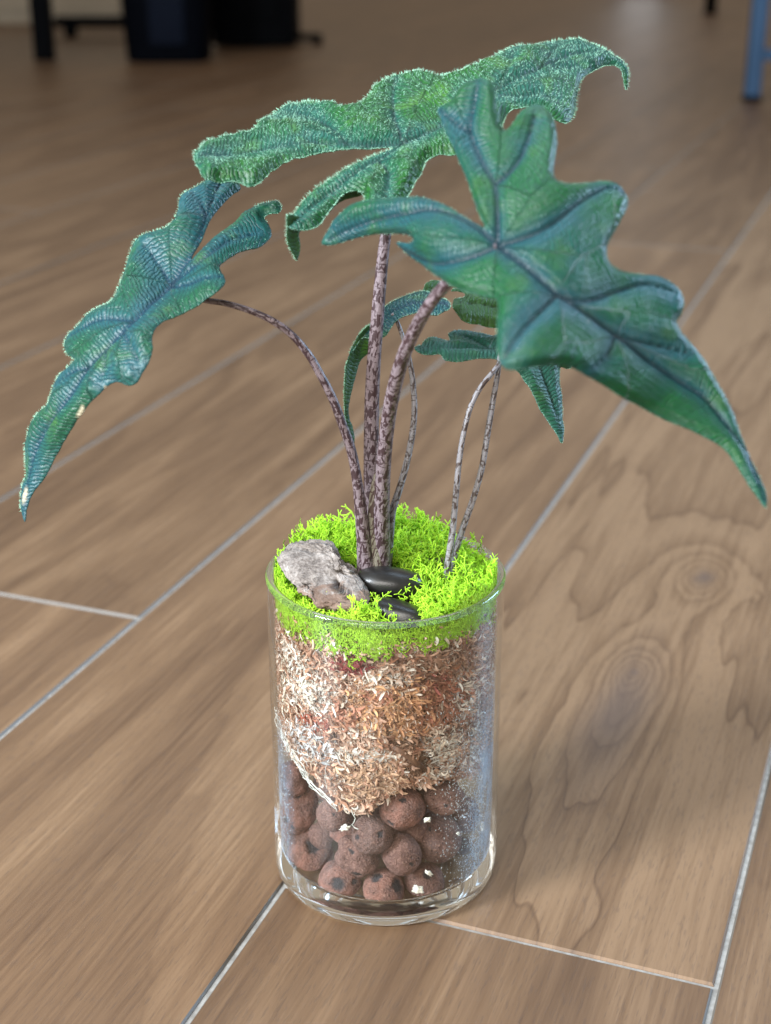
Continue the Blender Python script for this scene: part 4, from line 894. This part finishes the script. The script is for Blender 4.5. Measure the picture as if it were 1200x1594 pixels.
# ================================================================ BLACK STONES
mb, nt, b = mat('polished_black_stone'); tc = N(nt, 'ShaderNodeTexCoord').outputs['Object']; setc(nt, b, ramp(nt, noise_(nt, tc, 200, 4), [(.3, .008), (.7, .016)])); b.inputs['Roughness'].default_value = .33
bump(nt, b, noise_(nt, tc, 1500, 3), .25, .0002)
def stone(u, v, Y, size, rot, label, seed):
    bm = bmesh.new(); bmesh.ops.create_icosphere(bm, subdivisions=4, radius=1); c = at(u, v, Y)+np.array([0, 0, .001])
    for vt in bm.verts:
        p = vt.co.copy(); e = .80; q = Vector([math.copysign(abs(k)**e, k) for k in p]); h = 1+.07*noise.noise(p*1.2+Vector((seed, 0, 0))); vt.co = Vector((q.x*size[0]*h, q.y*size[1]*h, q.z*size[2]*h))
    me = bpy.data.meshes.new('black_stone'); bm.to_mesh(me); bm.free(); o = link('black_stone', me, mb); o.location = c; o.rotation_euler = rot
    tag(o, label, 'stone', 'polished black stones'); return o
stone(606, 910, -.0135, (.0142, .0090, .0064), (R(-12), R(5), R(-4)), 'long polished black stone lying against the foot of the stems', 1)
stone(622, 962, -.0320, (.0130, .0090, .0062), (R(-24), R(12), R(-20)), 'smaller polished black stone sinking in the moss behind the glass rim', 4)

# ================================================================ ROCK
mk, nt, b = mat('grey_bark_rock'); tc = N(nt, 'ShaderNodeTexCoord').outputs['Object']
n1 = noise_(nt, tc, 170, 6, .65); n2 = noise_(nt, tc, 800, 4, .7); n3 = noise_(nt, vscale(nt, tc, (1, 1, 2.5)), 90, 4, .6, 1)
sp = N(nt, 'ShaderNodeSeparateXYZ', inp={0: tc})
c = ramp(nt, M_(nt, 'ADD', M_(nt, 'MULTIPLY', n1, .6), M_(nt, 'MULTIPLY', n2, .4)), [(.38, (.06, .05, .045)), (.48, (.19, .165, .15)), (.58, (.32, .29, .27)), (.72, (.46, .43, .41))])
low = M_(nt, 'ADD', M_(nt, 'ADD', M_(nt, 'MULTIPLY', sp.outputs[2], -170.0), M_(nt, 'MULTIPLY', sp.outputs[1], -70.0)), M_(nt, 'MULTIPLY', M_(nt, 'SUBTRACT', n3, .5), 4.0))
c = mixc(nt, M_(nt, 'MULTIPLY', ramp(nt, low, [(.62, 0.0), (.98, 1.0)]), .75), c, mixc(nt, n1, (.07, .038, .026), (.26, .16, .11)))
setc(nt, b, c); b.inputs['Roughness'].default_value = .9
q1 = bump(nt, b, n1, .9, .0012); bump(nt, b, n2, .8, .0005, q1)
topo = [(441,862),(452,851),(480,852),(508,853),(519,862),(528,880),(540,888),(552,898),(560,912),(568,934),(562,944),(540,943),(515,938),(492,936),(485,925),(470,912),(455,902),(445,888),(438,876)]
c0 = at(505, 897, -.018)
bm = bmesh.new(); bmesh.ops.create_icosphere(bm, subdivisions=6, radius=1)
cx, cyy = 505, 897
angs = np.array([math.atan2(-(y-cyy), x-cx) for x, y in topo]); rads = np.array([math.hypot(x-cx, y-cyy) for x, y in topo]); o_ = angs.argsort(); angs, rads = angs[o_], rads[o_]
aa = np.r_[angs-2*math.pi, angs, angs+2*math.pi]; ra = np.r_[rads, rads, rads]
dzz = depth(c0)/F
# local frame: X right, Z' up in the picture plane, Y' away
_r = random.Random(3)
rock_cuts = [(Vector((-.25, -.9, .35)).normalized(), .45), (Vector((.45, -.8, -.15)).normalized(), .52), (Vector((.2, -.55, -.8)).normalized(), .60), (Vector((-.8, -.5, -.2)).normalized(), .66), (Vector((.1, -.4, .9)).normalized(), .70), (Vector((.85, -.3, .4)).normalized(), .72)]
Xv = Vector((1, 0, 0)); Zv = Vector((0, math.sin(PITCH), math.cos(PITCH))); Yv = Vector((0, math.cos(PITCH), -math.sin(PITCH)))
for vt in bm.verts:
    p = vt.co.copy()
    for n_, d_ in rock_cuts:
        k_ = p.dot(n_)-d_-.03*noise.noise(p*5)
        if k_ > 0: p -= n_*k_*.92
    a = math.atan2(p.z, p.x); rr_ = np.interp(a, aa, ra)*dzz*1.10; pl = math.hypot(p.x, p.z)
    e = min(1, pl)**.36
    th_ = .0085*math.copysign(abs(p.y)**.40, p.y)
    q = p*1.7+Vector((4, 0, 0)); st_ = round(noise.noise(q)*4)/4*.0036
    x_ = math.cos(a)*rr_*e; z_ = math.sin(a)*rr_*e
    th_ *= 1-.25*(z_/.012)
    depthy = th_*min(1.0, .55+.45*p.length)+z_*1.15         # leaning back: upper part is farther away
    rough = noise.noise(p*4)*.0009+noise.noise(p*9)*.0008+noise.noise(p*20)*.0004+st_
    crease = -.0022*math.exp(-((x_+.002-(z_+.001)*-.4)/.0011)**2) if False else -.0040*math.exp(-((z_+.0008-.22*x_+.0009*math.sin(x_*700))/.0008)**2)*(1 if x_ > -.008 else .3)
    vv = Xv*x_+Zv*z_+Yv*depthy; vv += p.normalized()*rough; vv += Yv*(-crease)
    vt.co = vv
me = bpy.data.meshes.new('bark_rock'); bm.to_mesh(me); bm.free()
V = np.array([v_.co for v_ in me.vertices])+c0; rad = np.hypot(V[:, 0], V[:, 1]); f = np.where(V[:, 2] < .153, np.minimum(1, (RI-.0005)/rad), 1); V[:, 0] *= f; V[:, 1] *= f
for v_, q in zip(me.vertices, V-c0): v_.co = q
rk = link('bark_rock', me, mk); rk.location = c0
tag(rk, 'rough grey rock with a rusty underside resting on the moss at the left', 'rock')
